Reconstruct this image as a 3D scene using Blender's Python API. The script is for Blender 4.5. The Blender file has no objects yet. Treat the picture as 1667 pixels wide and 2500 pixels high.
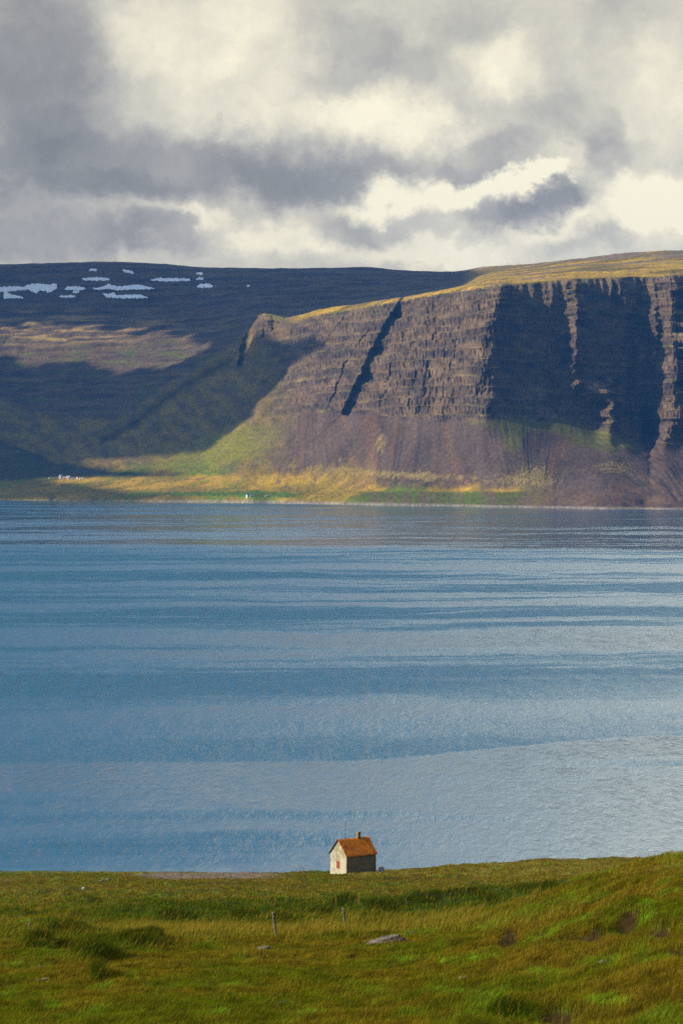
import bpy, math, random
import numpy as np
C = bpy.context.scene
COL = C.collection
R = math.radians
random.seed(7)
rng = np.random.default_rng(11)

# ------------------------------------------------------------------ camera, light, sky
F, HOR, CX, CAMZ = 6222.0, 1147.0, 833.5, 71.0      # focal length in photo pixels, horizon row, centre column, eye height
cam = bpy.data.cameras.new("camera"); co = bpy.data.objects.new("camera", cam); COL.objects.link(co)
co.location = (0, 0, CAMZ); co.rotation_euler = (R(90), 0, 0)
cam.sensor_fit = 'VERTICAL'; cam.sensor_height = 36.0; cam.sensor_width = 24.0
cam.lens = 36.0*F/2500.0; cam.shift_y = -(1250-HOR)/2500.0
cam.clip_start = 1.0; cam.clip_end = 40000
C.camera = co
C.view_settings.view_transform = 'Standard'; C.view_settings.look = 'None'
C.view_settings.exposure = 0.25; C.view_settings.gamma = 1.0
C.cycles.max_bounces = 6; C.cycles.diffuse_bounces = 2; C.cycles.glossy_bounces = 2
C.cycles.transmission_bounces = 2; C.cycles.volume_bounces = 0
C.cycles.use_denoising = False

SUN_EL, SUN_A = R(23.0), R(-17.0)       # elevation; angle behind (+) or in front (-) of due left
SV = np.array([-math.cos(SUN_EL)*math.cos(SUN_A), math.cos(SUN_EL)*math.sin(SUN_A), math.sin(SUN_EL)])
sun = bpy.data.lights.new("sun", 'SUN'); so = bpy.data.objects.new("sun", sun); COL.objects.link(so)
sun.energy = 5.0; sun.angle = R(0.5); sun.color = (1.0, 0.90, 0.74)
from mathutils import Vector
so.rotation_euler = Vector(SV).to_track_quat('Z', 'Y').to_euler(); so.location = (-300, -100, 400)

class NT:
    "tiny helper to write node trees"
    def __init__(s, tree): s.t = tree; s.n = tree.nodes; s.l = tree.links
    def new(s, typ, **kw):
        nd = s.n.new(typ)
        for k, v in kw.items(): setattr(nd, k, v)
        return nd
    def put(s, sock, v):
        if hasattr(v, 'is_output'): s.l.new(v, sock)
        elif isinstance(v, (tuple, list)) and len(v) == 3 and len(sock.default_value) == 4: sock.default_value = (*v, 1)
        else: sock.default_value = v
    def math(s, op, a, b=None, c=None, clamp=False):
        nd = s.new('ShaderNodeMath', operation=op, use_clamp=clamp)
        for i, v in enumerate((a, b, c)):
            if v is not None: s.put(nd.inputs[i], v)
        return nd.outputs[0]
    def vmath(s, op, a, b=None, out=0):
        nd = s.new('ShaderNodeVectorMath', operation=op)
        s.put(nd.inputs[0], a)
        if b is not None: s.put(nd.inputs[3 if op == 'SCALE' else 1], b)
        return nd.outputs[out]
    def comb(s, x, y, z=0.0):
        nd = s.new('ShaderNodeCombineXYZ')
        for i, v in enumerate((x, y, z)): s.put(nd.inputs[i], v)
        return nd.outputs[0]
    def sep(s, v):
        nd = s.new('ShaderNodeSeparateXYZ'); s.put(nd.inputs[0], v); return nd.outputs
    def noise(s, vec, scale, detail=4, rough=0.5, dist=0.0, out='Fac'):
        nd = s.new('ShaderNodeTexNoise'); s.put(nd.inputs['Vector'], vec)
        nd.inputs['Scale'].default_value = scale; nd.inputs['Detail'].default_value = detail
        nd.inputs['Roughness'].default_value = rough; nd.inputs['Distortion'].default_value = dist
        return nd.outputs[out]
    def maprange(s, v, a, b, c=0.0, d=1.0, smooth=False):
        nd = s.new('ShaderNodeMapRange', interpolation_type='SMOOTHSTEP' if smooth else 'LINEAR')
        s.put(nd.inputs[0], v)
        for i, x in enumerate((a, b, c, d)): s.put(nd.inputs[i+1], x)
        return nd.outputs[0]
    def ramp(s, v, stops, interp='LINEAR'):
        nd = s.new('ShaderNodeValToRGB'); s.put(nd.inputs[0], v); cr = nd.color_ramp; cr.interpolation = interp
        while len(cr.elements) < len(stops): cr.elements.new(0.5)
        for e, (p, c) in zip(cr.elements, stops): e.position = p; e.color = (*c, 1)
        return nd.outputs[0]
    def mix(s, f, a, b, mode='MIX'):
        nd = s.new('ShaderNodeMix', data_type='RGBA', blend_type=mode)
        s.put(nd.inputs[0], f); s.put(nd.inputs[6], a); s.put(nd.inputs[7], b); return nd.outputs[2]

w = bpy.data.worlds.new("World"); C.world = w; w.use_nodes = True
N = NT(w.node_tree); N.n.clear()
sky = N.new('ShaderNodeTexSky', sky_type='NISHITA'); sky.sun_disc = False
sky.sun_elevation = SUN_EL; sky.sun_rotation = math.atan2(SV[0], SV[1]) % (2*math.pi)
sky.altitude = 100; sky.air_density = 1.0; sky.dust_density = 0.2; sky.ozone_density = 3.0
d = N.new('ShaderNodeTexCoord').outputs['Generated']
dx, dy, dz = N.sep(d)
az = N.math('ARCTAN2', dx, dy); el = N.math('ARCSINE', dz)
U = N.math('MULTIPLY', az, F/1000); V = N.math('MULTIPLY', el, F/1000)       # about the scale of the picture, in thousands
uv = N.comb(U, V)
wn = N.noise(uv, 2.2, 7, 0.60, 0.25, 'Color'); wn2 = N.noise(uv, 8.0, 9, 0.66, 0.1, 'Color')
uvw = N.vmath('ADD', uv, N.vmath('SCALE', N.vmath('SUBTRACT', wn, (0.5, 0.5, 0.5)), 0.26))
uvw = N.vmath('ADD', uvw, N.vmath('SCALE', N.vmath('SUBTRACT', wn2, (0.5, 0.5, 0.5)), 0.16))
#        column, row, half width, half height, tilt, weight : the cloud banks, as directions
BLOBS = [(80,180,270,360,0,-.46),(160,330,170,80,0,-.12),
 (430,420,860,125,1,-.38),(740,440,320,80,-3,-.18),(150,490,420,60,3,-.22),
 (1150,375,190,85,-5,-.30),(1310,505,240,66,9,-.46),(1240,470,110,50,20,-.15),(1470,360,90,120,-10,-.24),
 (1510,90,110,300,-12,-.12),(1340,250,110,130,0,-.10),(90,590,420,90,0,-.30),(380,590,200,60,0,-.20),
 (860,565,140,80,0,-.24),(1390,610,200,55,8,-.20),(900,130,260,90,-8,-.18),(1150,60,160,90,0,-.10),(800,225,150,60,0,-.14),
 (500,90,300,150,0,.22),(600,240,280,150,0,.18),(960,310,270,115,-10,.34),(1230,165,170,110,-20,.26),
 (1570,220,220,240,0,.16),(1340,390,230,70,0,.18),(1050,475,330,58,8,.40),(1580,490,260,105,0,.42),(690,585,230,75,0,.26),
 (480,540,110,28,0,.22),(1330,560,160,60,0,.30),(1100,630,520,60,0,.26),(1250,432,180,34,0,.34),(1640,560,260,90,0,.2)]
B = 0.665
for (px, py, ru, rv, tilt, wt) in BLOBS:
    mp = N.new('ShaderNodeMapping', vector_type='TEXTURE'); N.put(mp.inputs['Vector'], uvw)
    mp.inputs['Location'].default_value = ((px-CX)/1000, (HOR-py)/1000, 0)
    mp.inputs['Rotation'].default_value = (0, 0, R(tilt)); mp.inputs['Scale'].default_value = (ru/1000, rv/1000, 1)
    g = N.new('ShaderNodeTexGradient', gradient_type='SPHERICAL'); N.put(g.inputs[0], mp.outputs[0])
    g2 = N.maprange(g.outputs['Fac'], 0.0, 0.72, 0.0, 1.0, True)
    B = N.math('MULTIPLY_ADD', g2, wt, B)
fine = N.noise(uv, 4.5, 9, 0.58, 0.35)
B = N.math('MULTIPLY_ADD', N.math('SUBTRACT', fine, 0.5), 0.42, B)
fine2 = N.noise(uvw, 13.0, 8, 0.6, 0.2)
B = N.math('MULTIPLY_ADD', N.math('SUBTRACT', fine2, 0.5), 0.26, B)
cloud = N.ramp(B, [(0.0,(.215,.212,.200)), (0.22,(.285,.278,.256)), (0.45,(.415,.395,.345)), (0.66,(.575,.545,.440)), (0.86,(.765,.71,.54)), (1.0,(.92,.85,.62))])
# overhead and behind the camera the cloud cover breaks up and the blue shows; unseen cloud at right is brightened to light the water
dn = N.noise(d, 3.0, 6, 0.55, 0.2)
side = N.maprange(az, -0.13, 0.15, -0.12, 0.20)
cover_hi = N.maprange(N.math('ADD', dn, side), 0.44, 0.62, 0.0, 1.0, True)
up = N.maprange(el, 0.183, 0.225, 0.0, 1.0, True)
wide = N.maprange(N.math('ABSOLUTE', az), 0.25, 0.9, 0.0, 1.0, True)
edge = N.math('MAXIMUM', up, wide)
gap = N.math('MULTIPLY', N.maprange(el, .36, .50, 0, 1, True), N.maprange(el, .75, 1.0, 1, 0, True))
cover_hi = N.math('MULTIPLY', cover_hi, N.maprange(gap, 0, 1, 1, .25))
cover = N.math('MULTIPLY_ADD', edge, N.math('SUBTRACT', N.math('MULTIPLY', cover_hi, .9), 1.0), 1.0, clamp=True)
hicl = N.mix(wide, N.mix(N.maprange(az, -.15, .15), (.62,.78,.90), (3.2,3.15,2.5)), (.10,.12,.15))  # unseen low sky to the sides and behind dimmed to keep shade dark
hicl = N.mix(N.maprange(el, .7, 1.2, 0, 1, True), hicl, (.66,.68,.70))
cloudc = N.mix(edge, cloud, hicl)
skyc = N.vmath('SCALE', sky.outputs[0], 0.15)
tot = N.mix(cover, skyc, cloudc)
bg = N.new('ShaderNodeBackground'); N.put(bg.inputs[0], tot); bg.inputs[1].default_value = 1.0
out = N.new('ShaderNodeOutputWorld'); N.l.new(bg.outputs[0], out.inputs[0])
w.cycles.sampling_method = 'MANUAL'; w.cycles.sample_map_resolution = 1024

# ------------------------------------------------------------------ helpers
def P(px, py, Y):
    return np.array([(px-CX)/F*Y, Y, CAMZ-(py-HOR)/F*Y])
def tag(o, label=None, cat=None, group=None, kind=None):
    if label: o['label'] = label
    if cat: o['category'] = cat
    if group: o['group'] = group
    if kind: o['kind'] = kind
    return o
def mesh_np(name, verts, faces, mat=None, smooth=False, parent=None):
    verts = np.ascontiguousarray(verts, dtype=np.float32); faces = np.ascontiguousarray(faces, dtype=np.int32)
    k = faces.shape[1]; me = bpy.data.meshes.new(name)
    me.vertices.add(len(verts)); me.vertices.foreach_set('co', verts.ravel())
    me.loops.add(faces.size); me.loops.foreach_set('vertex_index', faces.ravel())
    me.polygons.add(len(faces)); me.polygons.foreach_set('loop_start', np.arange(0, faces.size, k, dtype=np.int32))
    me.polygons.foreach_set('loop_total', np.full(len(faces), k, dtype=np.int32))
    me.polygons.foreach_set('use_smooth', np.full(len(faces), smooth, dtype=bool))
    me.update(calc_edges=True)
    o = bpy.data.objects.new(name, me); COL.objects.link(o)
    if mat: me.materials.append(mat)
    if parent: o.parent = parent
    return o
def attr_col(o, name, rgb):
    a = o.data.attributes.new(name, 'FLOAT_COLOR', 'POINT')
    a.data.foreach_set('color', np.concatenate([rgb, np.ones((len(rgb), 1))], 1).astype(np.float32).ravel())
def grid_faces(nr, nc):
    i = np.arange(nr-1)[:, None]*nc + np.arange(nc-1)[None, :]
    return np.stack([i, i+1, i+nc+1, i+nc], -1).reshape(-1, 4)
_perm = {}
def _p(seed):
    if seed not in _perm:
        r = np.random.default_rng(seed); p = r.permutation(256); a = r.random(256)*2*np.pi
        _perm[seed] = (np.concatenate([p, p]), np.cos(a), np.sin(a))
    return _perm[seed]
def perlin(x, y, seed=0):
    p, gx, gy = _p(seed)
    x = np.asarray(x, float); y = np.asarray(y, float); x, y = np.broadcast_arrays(x, y)
    xi = np.floor(x).astype(int); yi = np.floor(y).astype(int); xf = x-xi; yf = y-yi
    u = xf*xf*xf*(xf*(xf*6-15)+10); v = yf*yf*yf*(yf*(yf*6-15)+10)
    def g(ix, iy, fx, fy):
        h = p[(p[ix & 255] + (iy & 255)) & 255]; return gx[h]*fx + gy[h]*fy
    a = g(xi, yi, xf, yf); b = g(xi+1, yi, xf-1, yf); c = g(xi, yi+1, xf, yf-1); e = g(xi+1, yi+1, xf-1, yf-1)
    return (a + u*(b-a) + v*((c + u*(e-c)) - (a + u*(b-a))))*1.5
def fbm(x, y, seed=0, oct=5, gain=0.5):
    s = 0; a = 1.0; t = 0
    for k in range(oct):
        s = s + a*perlin(x*2**k, y*2**k, seed+k); t += a; a *= gain
    return s/t
def sst(a, b, x):
    t = np.clip((x-a)/(b-a), 0, 1); return t*t*(3-2*t)
def pchip(xk, yk, x):
    "yk: (K, ...) knots along axis 0; x 1-D queries -> (len(x), ...)"
    xk = np.asarray(xk, float); yk = np.asarray(yk, float); sh = (-1,)+(1,)*(yk.ndim-1)
    h = np.diff(xk).reshape(sh); dl = np.diff(yk, axis=0)/h
    m = np.zeros_like(yk)
    a, b = dl[:-1], dl[1:]; w1 = 2*h[1:]+h[:-1]; w2 = h[1:]+2*h[:-1]
    ok = a*b > 0
    with np.errstate(all='ignore'): mm = (w1+w2)/(w1/np.where(ok, a, 1)+w2/np.where(ok, b, 1))
    m[1:-1] = np.where(ok, mm, 0); m[0] = dl[0]; m[-1] = dl[-1]
    i = np.clip(np.searchsorted(xk, x)-1, 0, len(xk)-2)
    hh = (xk[i+1]-xk[i]).reshape(sh); t = ((x-xk[i]).reshape(sh))/hh
    return ((1+2*t)*(1-t)**2*yk[i] + t*(1-t)**2*hh*m[i] + t*t*(3-2*t)*yk[i+1] + t*t*(t-1)*hh*m[i+1])
def mat_new(name):
    m = bpy.data.materials.new(name); m.use_nodes = True; n = NT(m.node_tree); n.n.clear()
    o = n.new('ShaderNodeOutputMaterial'); b = n.new('ShaderNodeBsdfPrincipled'); n.l.new(b.outputs[0], o.inputs[0])
    return m, n, b, o
def simple_mat(name, col, rough=0.8, var=0.25, scale=6.0, bump=0.3, spec=0.3, col2=None, metallic=0.0, bscale=None):
    m, n, b, o = mat_new(name)
    tc = n.new('ShaderNodeTexCoord').outputs['Object']
    f = n.noise(tc, scale, 6, 0.62)
    c2 = col2 or tuple(c*(1-var) for c in col)
    n.put(b.inputs['Base Color'], n.mix(n.maprange(f, 0.36, 0.64, 0, 1, True), col, c2))
    b.inputs['Roughness'].default_value = rough; b.inputs['Specular IOR Level'].default_value = spec; b.inputs['Metallic'].default_value = metallic
    bp = n.new('ShaderNodeBump'); bp.inputs['Strength'].default_value = bump; bp.inputs['Distance'].default_value = 0.03
    n.put(bp.inputs['Height'], n.noise(tc, bscale or scale*4, 5, 0.6)); n.l.new(bp.outputs[0], b.inputs['Normal'])
    return m
def attr_mat(name, rough=0.95, nscale=0.2, nscale2=0.03, amt=0.25, bumpd=2.0, bs=0.08, spec=0.08):
    m, n, b, o = mat_new(name)
    a = n.new('ShaderNodeAttribute', attribute_name='albedo').outputs['Color']
    pos = n.new('ShaderNodeNewGeometry').outputs['Position']
    f1 = n.maprange(n.noise(pos, nscale, 5, 0.65), 0.25, 0.75, 1-amt, 1+amt)
    f2 = n.maprange(n.noise(pos, nscale2, 4, 0.6), 0.3, 0.7, 1-amt*0.7, 1+amt*0.7)
    n.put(b.inputs['Base Color'], n.vmath('SCALE', a, n.math('MULTIPLY', f1, f2)))
    b.inputs['Roughness'].default_value = rough; b.inputs['Specular IOR Level'].default_value = spec
    bp = n.new('ShaderNodeBump'); bp.inputs['Strength'].default_value = 0.6; bp.inputs['Distance'].default_value = bumpd
    n.put(bp.inputs['Height'], n.noise(pos, bs, 6, 0.7)); n.l.new(bp.outputs[0], b.inputs['Normal'])
    return m
def seg_dist(px, py, pts):
    "distance to a polyline, and the parameter 0..1 along it, and which side (+ right)"
    best = np.full(np.shape(px), 1e9); tb = np.zeros(np.shape(px)); sd = np.zeros(np.shape(px)); n = len(pts)-1
    for i in range(n):
        (x0, y0), (x1, y1) = pts[i], pts[i+1]; dx, dy = x1-x0, y1-y0; L = dx*dx+dy*dy
        t = np.clip(((px-x0)*dx+(py-y0)*dy)/L, 0, 1); ex = px-x0-t*dx; ey = py-y0-t*dy; dd = np.hypot(ex, ey)
        k = dd < best; best = np.where(k, dd, best); tb = np.where(k, (i+t)/n, tb); sd = np.where(k, np.sign(dx*ey-dy*ex), sd)
    return best, tb, sd
def poly_sd(px, py, poly):
    "signed distance to a closed polygon, + inside"
    P_ = list(poly)+[poly[0]]; dd, _, _ = seg_dist(px, py, P_)
    ins = np.zeros(np.shape(px), bool)
    for (x0, y0), (x1, y1) in zip(P_[:-1], P_[1:]):
        if y0 == y1: continue
        c = ((y0 > py) != (y1 > py)) & (px < (x1-x0)*(py-y0)/(y1-y0)+x0); ins ^= c
    return np.where(ins, dd, -dd)
def ell(px, py, cx, cy, rx, ry, tilt=0):
    c, s = math.cos(R(tilt)), math.sin(R(tilt)); a = (px-cx); b = (py-cy)
    return np.exp(-(((a*c-b*s)/rx)**2 + ((a*s+b*c)/ry)**2))

# ------------------------------------------------------------------ the far side of the fjord
# each key column: (row, distance) of shore, bank, talus foot, mid talus, cliff foot, mid cliff, cliff top, crest, hidden dip,
# far slope start, far slope middle, skyline, beyond
KEY = {
 -900: [(1216,6300),(1206,6380),(1150,6600),(1080,6800),(1030,7000),(960,7200),(880,7400),(850,7480),(835,7540),(820,7600),(730,7850),(640,8300),(660,9200)],
 0:    [(1221,6055),(1212,6130),(1165,6380),(1110,6600),(1078,6720),(1082,6850),(1070,6950),(1045,7030),(1000,7120),(950,7230),(780,7600),(646,8150),(668,9200)],
 130:  [(1223,5890),(1213,5960),(1172,6250),(1150,6380),(1130,6460),(1118,6560),(1100,6680),(1078,6790),(1035,6900),(990,6990),(800,7450),(643,8050),(668,9200)],
 260:  [(1224,5790),(1212,5860),(1175,6080),(1150,6220),(1125,6330),(1105,6430),(1080,6520),(1050,6610),(1042,6680),(1000,6790),(800,7350),(640,8000),(665,9200)],
 400:  [(1226,5640),(1212,5710),(1180,5850),(1150,6000),(1110,6180),(1060,6320),(1005,6440),(950,6540),(950,6620),(925,6710),(790,7250),(646,7950),(668,9200)],
 500:  [(1227,5560),(1212,5630),(1185,5740),(1150,5900),(1095,6080),(1040,6210),(960,6350),(890,6470),(895,6560),(860,6720),(770,7200),(654,7900),(676,9200)],
 580:  [(1228,5480),(1212,5550),(1190,5620),(1160,5740),(1080,5960),(1010,6110),(900,6290),(835,6400),(850,6500),(800,6740),(740,7150),(655,7850),(676,9200)],
 622:  [(1229,5440),(1213,5500),(1192,5570),(1160,5690),(1060,5930),(990,6070),(870,6230),(784,6330),(830,6450),(775,6760),(725,7130),(656,7830),(676,9200)],
 638:  [(1229,5425),(1213,5485),(1192,5555),(1155,5685),(1050,5915),(975,6050),(835,6200),(768,6310),(800,6430),(770,6770),(722,7125),(656,7825),(676,9200)],
 650:  [(1229,5410),(1213,5470),(1192,5540),(1150,5680),(1045,5900),(970,6040),(830,6190),(767,6290),(800,6420),(768,6780),(720,7120),(656,7820),(676,9200)],
 700:  [(1230,5370),(1214,5420),(1192,5490),(1140,5620),(1025,5810),(940,5940),(800,6100),(774,6190),(790,6350),(762,6800),(715,7100),(656,7800),(676,9200)],
 780:  [(1231,5310),(1216,5360),(1192,5430),(1130,5540),(1012,5670),(900,5790),(772,5960),(757,6060),(775,6250),(745,6800),(700,7100),(655,7800),(676,9200)],
 880:  [(1233,5160),(1217,5200),(1190,5280),(1120,5400),(1012,5520),(880,5640),(757,5790),(741,5900),(760,6150),(728,6800),(690,7100),(652,7800),(674,9200)],
 1000: [(1235,5020),(1220,5060),(1185,5150),(1110,5260),(1020,5350),(880,5440),(733,5590),(723,5700),(740,6000),(710,6800),(685,7150),(661,7800),(684,9200)],
 1100: [(1236,4965),(1222,5000),(1185,5080),(1110,5180),(1027,5250),(870,5320),(716,5430),(704,5540),(712,5850),(695,6700),(680,7150),(663,7700),(684,9200)],
 1180: [(1238,4855),(1224,4890),(1185,4970),(1110,5060),(1027,5110),(870,5170),(706,5260),(690,5450),(683,5700),(672,6150),(660,6700),(652,7200),(680,8800)],
 1260: [(1239,4800),(1226,4830),(1190,4910),(1110,5030),(1027,5150),(870,5220),(697,5300),(683,5450),(675,5650),(665,5950),(656,6400),(647,6900),(680,8500)],
 1400: [(1241,4700),(1228,4740),(1190,4830),(1110,5040),(1033,5212),(870,5280),(684,5362),(672,5490),(664,5620),(655,5820),(645,6150),(633,6500),(665,8000)],
 1500: [(1243,4600),(1229,4650),(1190,4760),(1120,5010),(1052,5262),(880,5330),(680,5408),(668,5520),(660,5620),(650,5790),(638,6050),(621,6350),(655,8000)],
 1570: [(1243,4590),(1231,4640),(1190,4760),(1130,5010),(1075,5292),(890,5362),(678,5440),(666,5520),(656,5620),(646,5770),(632,6000),(615,6250),(650,8000)],
 1625: [(1244,4575),(1232,4615),(1190,4730),(1135,4930),(1085,5190),(890,5320),(677,5425),(665,5515),(655,5605),(645,5750),(630,5970),(613,6200),(650,8000)],
 1667: [(1244,4560),(1232,4600),(1190,4720),(1135,4960),(1085,5215),(890,5330),(676,5430),(664,5520),(654,5600),(643,5740),(629,5950),(612,6180),(650,8000)],
 2600: [(1252,4200),(1235,4260),(1190,4420),(1120,4650),(1060,4850),(890,5000),(660,5140),(645,5260),(635,5400),(622,5550),(605,5800),(590,6100),(640,8000)],
}
kx = sorted(KEY); KA = np.array([KEY[k] for k in kx], float)
KA[:, 0, 1] = CAMZ*F/(KA[:, 0, 0]-HOR)
KA[:, 1, 1] = KA[:, 0, 1]+35
cols = np.concatenate([np.arange(-900, -20, 14), np.arange(-20, 1690, 1.6), np.arange(1692, 2600, 14)])
L = pchip(kx, KA, cols)                                      # (ncol, 13, 2)
rowsn = [8, 40, 60, 60, 200, 200, 36, 12, 14, 170, 170, 14]
u = np.concatenate([np.linspace(i, i+1, n, endpoint=False) for i, n in enumerate(rowsn)]+[[12.0]])
nr, nc = len(u), len(cols)
PX = np.broadcast_to(cols[None, :], (nr, nc)).copy(); UU = np.broadcast_to(u[:, None], (nr, nc)).copy()
Ls = np.stack([CAMZ-(L[..., 0]-HOR)/F*L[..., 1], L[..., 1]], -1).transpose(1, 0, 2)     # (13, ncol, [z, Y])
ZY = pchip(np.arange(13), Ls, u)
Z0, Y0 = ZY[..., 0], ZY[..., 1]
X0 = (PX-CX)/F*Y0
PY = HOR-(Z0-CAMZ)/Y0*F
cliff = sst(3.85, 4.25, UU)*(1-sst(5.9, 6.12, UU))*(0.30*sst(520, 660, PX)+0.30*sst(680, 820, PX)+0.4*sst(860, 1000, PX))
far = sst(8.2, 9.2, UU)*(1-sst(10.9, 11.0, UU))*(1-sst(1080, 1190, PX))
flank = sst(2.0, 3.5, UU)*(1-sst(6.5, 7.2, UU))*(1-sst(520, 700, PX))
cone = np.abs(np.sin((X0-60)/90))
talus = sst(1.6, 2.2, UU)*(1-sst(3.8, 4.15, UU))*sst(500, 760, PX)
Y = Y0.copy(); Z = Z0.copy()
# broad buttresses and gullies of the face
wall = sst(1165, 1215, PX)*(1-sst(1600, 1640, PX))
Y += cliff*((23-16*wall)*fbm(X0/75, Z0/260, 3, 3) + (9+11*sst(1320, 1400, PX))*wall*sst(5.3, 5.75, UU)*perlin(X0/14, Z0/90, 8))
RJ = 7*perlin(Z0/18, Z0*0, 21) + 5*perlin(Z0/7, X0/200, 22)
RW = 1+.45*perlin(Z0/24, X0/90, 23)+.25*perlin(Z0/9, X0/60, 24)
def rib(px, py, rx, ry, amp, tilt=0): return -amp*ell(px+(PX+RJ-px)/RW, PY, px, py, rx, ry, tilt)
Y += rib(1398, 830, 15, 90, 84) + rib(1402, 735, 18, 42, 30) + rib(1592, 800, 11, 60, 52) + rib(1634, 890, 25, 150, 84)
Y += rib(1632, 720, 24, 50, 40) + rib(1484, 1010, 19, 80, 74) + rib(1450, 955, 26, 16, 40) + rib(1672, 850, 22, 70, 90) + rib(1655, 1010, 16, 30, 50) + rib(1408, 938, 14, 12, 34)
Y += -rib(1588, 1040, 14, 80, 60) + -rib(1560, 900, 26, 150, 20) + -rib(1290, 880, 60, 120, 14) + rib(1350, 730, 22, 26, 16) + rib(1520, 715, 24, 40, 22)
Y += rib(1525, 1090, 34, 26, 34) + rib(1607, 1085, 18, 22, 40) + -rib(1590, 1112, 8, 60, 26)
Y += rib(1206, 765, 24, 60, 40) + rib(1222, 720, 16, 40, 20) + rib(1176, 900, 14, 30, 12) - rib(1172, 958, 24, 16, 22) + rib(1190, 985, 14, 20, 16) + -rib(1110, 960, 10, 8, 10) + -rib(1086, 738, 6, 12, 14) + -rib(1172, 738, 6, 12, 16) + -rib(1050, 790, 6, 10, 10)
# the chutes: cut back into the slope, sharp on the side the light comes from
def chute(pts, wdt, depth, wob=5, sharp=0.55):
    global Y
    stp = 0.3*perlin(np.floor(PY/9.0)*.73, PX*0+.5, 33)*(wdt > 6)*(wdt < 20)
    dd, t, sd = seg_dist(PX + stp + wob*perlin(PY/22, PX*0, 31) + 0.5*wob*perlin(PY/7, PX*0, 32), PY, pts)
    prof = np.clip(1-dd/(wdt*(0.45+0.85*np.sin(np.pi*np.clip(t, 0, 1))**.8)*(1+.22*perlin(PY/17, PX*0+wdt, 34))), 0, 1)
    Y += (0.75+.5*perlin(PY/30, PX*0+depth, 35))*depth*sst(0, sharp, prof)*sst(0, .05, t)*(1-sst(.93, 1, t))*(UU < 7.2)
chute([(992,722),(975,760),(935,840),(895,925),(862,985),(838,1015)], 19, 64, 1.0, .5)
chute([(905,800),(880,835),(850,880),(825,940),(800,1000)], 6, 13, 4, .8)
chute([(856,990),(830,1022),(790,1062),(730,1105),(690,1125)], 9, 11, 4, .9)
chute([(850,760),(800,830),(760,900),(740,950)], 6, 8, 4, .8)
chute([(630,774),(614,805),(597,850),(585,900)], 11, 50, 3, .6)
chute([(700,850),(690,900),(650,950),(610,985)], 16, 26, 6, .9)
chute([(664,772),(670,800),(678,830)], 7, 10, 3, .8)
chute([(560,880),(480,925),(400,975),(330,1030),(250,1075),(200,1100)], 30, 26, 9, 1)
chute([(440,900),(500,880),(560,850)], 8, 20, 4, .8)
chute([(1128,770),(1118,830),(1098,900)], 5, 8, 5, .8)
chute([(1050,900),(1036,960),(1020,1010)], 6, 9, 5, .8)
chute([(960,880),(940,950),(925,1005)], 5, 8, 5, .8)
chute([(1590,1125),(1610,1160),(1640,1200),(1655,1225)], 7, 10, 3, .9)
Y += rib(646, 785, 20, 26, 40) + rib(630, 815, 14, 16, 22) + 9*ell(PX, PY, 642, 800, 34, 40)*fbm(PX/7, PY/11, 36, 3)*(UU < 7.2)
# layered basalt: flat treads, steep risers, the columns of each layer offset
lay = Z0 + 14*fbm(X0/260, Y0/900, 41, 3) + 3.5*fbm(X0/28, Z0/50, 43, 3) + 0.016*X0
kk = lay/20.0 + 0.95*perlin(lay/43, X0/700, 44) + 0.10*fbm(X0/35, Z0/30, 45, 3)
fr = kk-np.floor(kk); g = np.where(fr < .42, fr*0.22, 0.0924+(fr-.42)*(1-.0924)/.58)
ki_ = np.floor(kk)
wt = np.clip(cliff*(1.25-0.75*wall), 0, 1.2)
Z += wt*(0.45+0.5*sst(-.3, .3, fbm(X0/60, ki_*.83, 49, 3)))*(g-fr)*16.0
ki = np.floor(kk)
sh = 0.12*np.sin(ki*2.7)
Y += cliff*(6.5*np.abs(perlin(X0/15+sh, Z0/60, 50)) + 4.5*np.abs(perlin(X0/8.0+sh*1.7+ki*.05, Z0/34, 52)) + 3.2*perlin(X0/4.2+ki*.25, Z0/16, 54) + 2.4*perlin(X0/2.6, Z0/9+ki*.4, 55)
            + 6.0*np.maximum(perlin(X0/30+sh, Z0/40, 57), 0) + 3.0*perlin(X0/26, ki*.77+.3, 58))*(1.25-0.75*wall)
k2 = lay/26.0 + 0.7*perlin(lay/60, lay*0, 46) + 0.5*fbm(X0/110, Y0/200, 47, 4); f2 = k2-np.floor(k2)
g2 = np.where(f2 < .6, f2*0.6, 0.36+(f2-.6)*1.6)
Z += (0.55*far+0.35*flank*sst(300, 520, PX)+0.55*(1-sst(420, 600, PX))*sst(6.8, 8, UU)*(UU < 8.5))*(g2-f2)*20.0
Y += far*(14*fbm(X0/90, Z0/60, 60, 4))
Z += far*3*fbm(X0/22, Y0/22, 64, 3)
Z += flank*(7*fbm(X0/110, Y0/90, 66, 4))
# talus fans: shallow grooves running down the slope
tx = X0+0.16*(5300-Y0)*np.sin((X0-60)/45)
Z += talus*(1.3*fbm(tx/20, Y0/300, 70, 4) + .35*perlin(tx/5, Y0/90, 75) - 3*np.abs(perlin(tx/90, Y0/900, 78)))
bench = (1-sst(1.9, 2.6, UU))*sst(0.9, 1.4, UU)
Z += bench*(2.6*fbm(X0/40, Y0/25, 80, 4)) + bench*1.2*fbm(X0/9, Y0/9, 81, 3)
bl = ell(PX, PY, 1305, 1150, 75, 40)+ell(PX, PY, 1490, 1145, 75, 25)
Z += talus*bl*2.4*fbm(X0/5, Y0/5, 84, 2)
plat = sst(6.15, 6.6, UU)*sst(1120, 1200, PX)+sst(6.2, 6.6, UU)*(1-sst(7.4, 8, UU))
Z += plat*(3*fbm(X0/110, Y0/160, 85, 4)+1.0*fbm(X0/12, Y0/30, 86, 3)) + sst(10.95, 11, UU)*2.2*fbm(X0/45, Y0/300, 87, 4)
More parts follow.
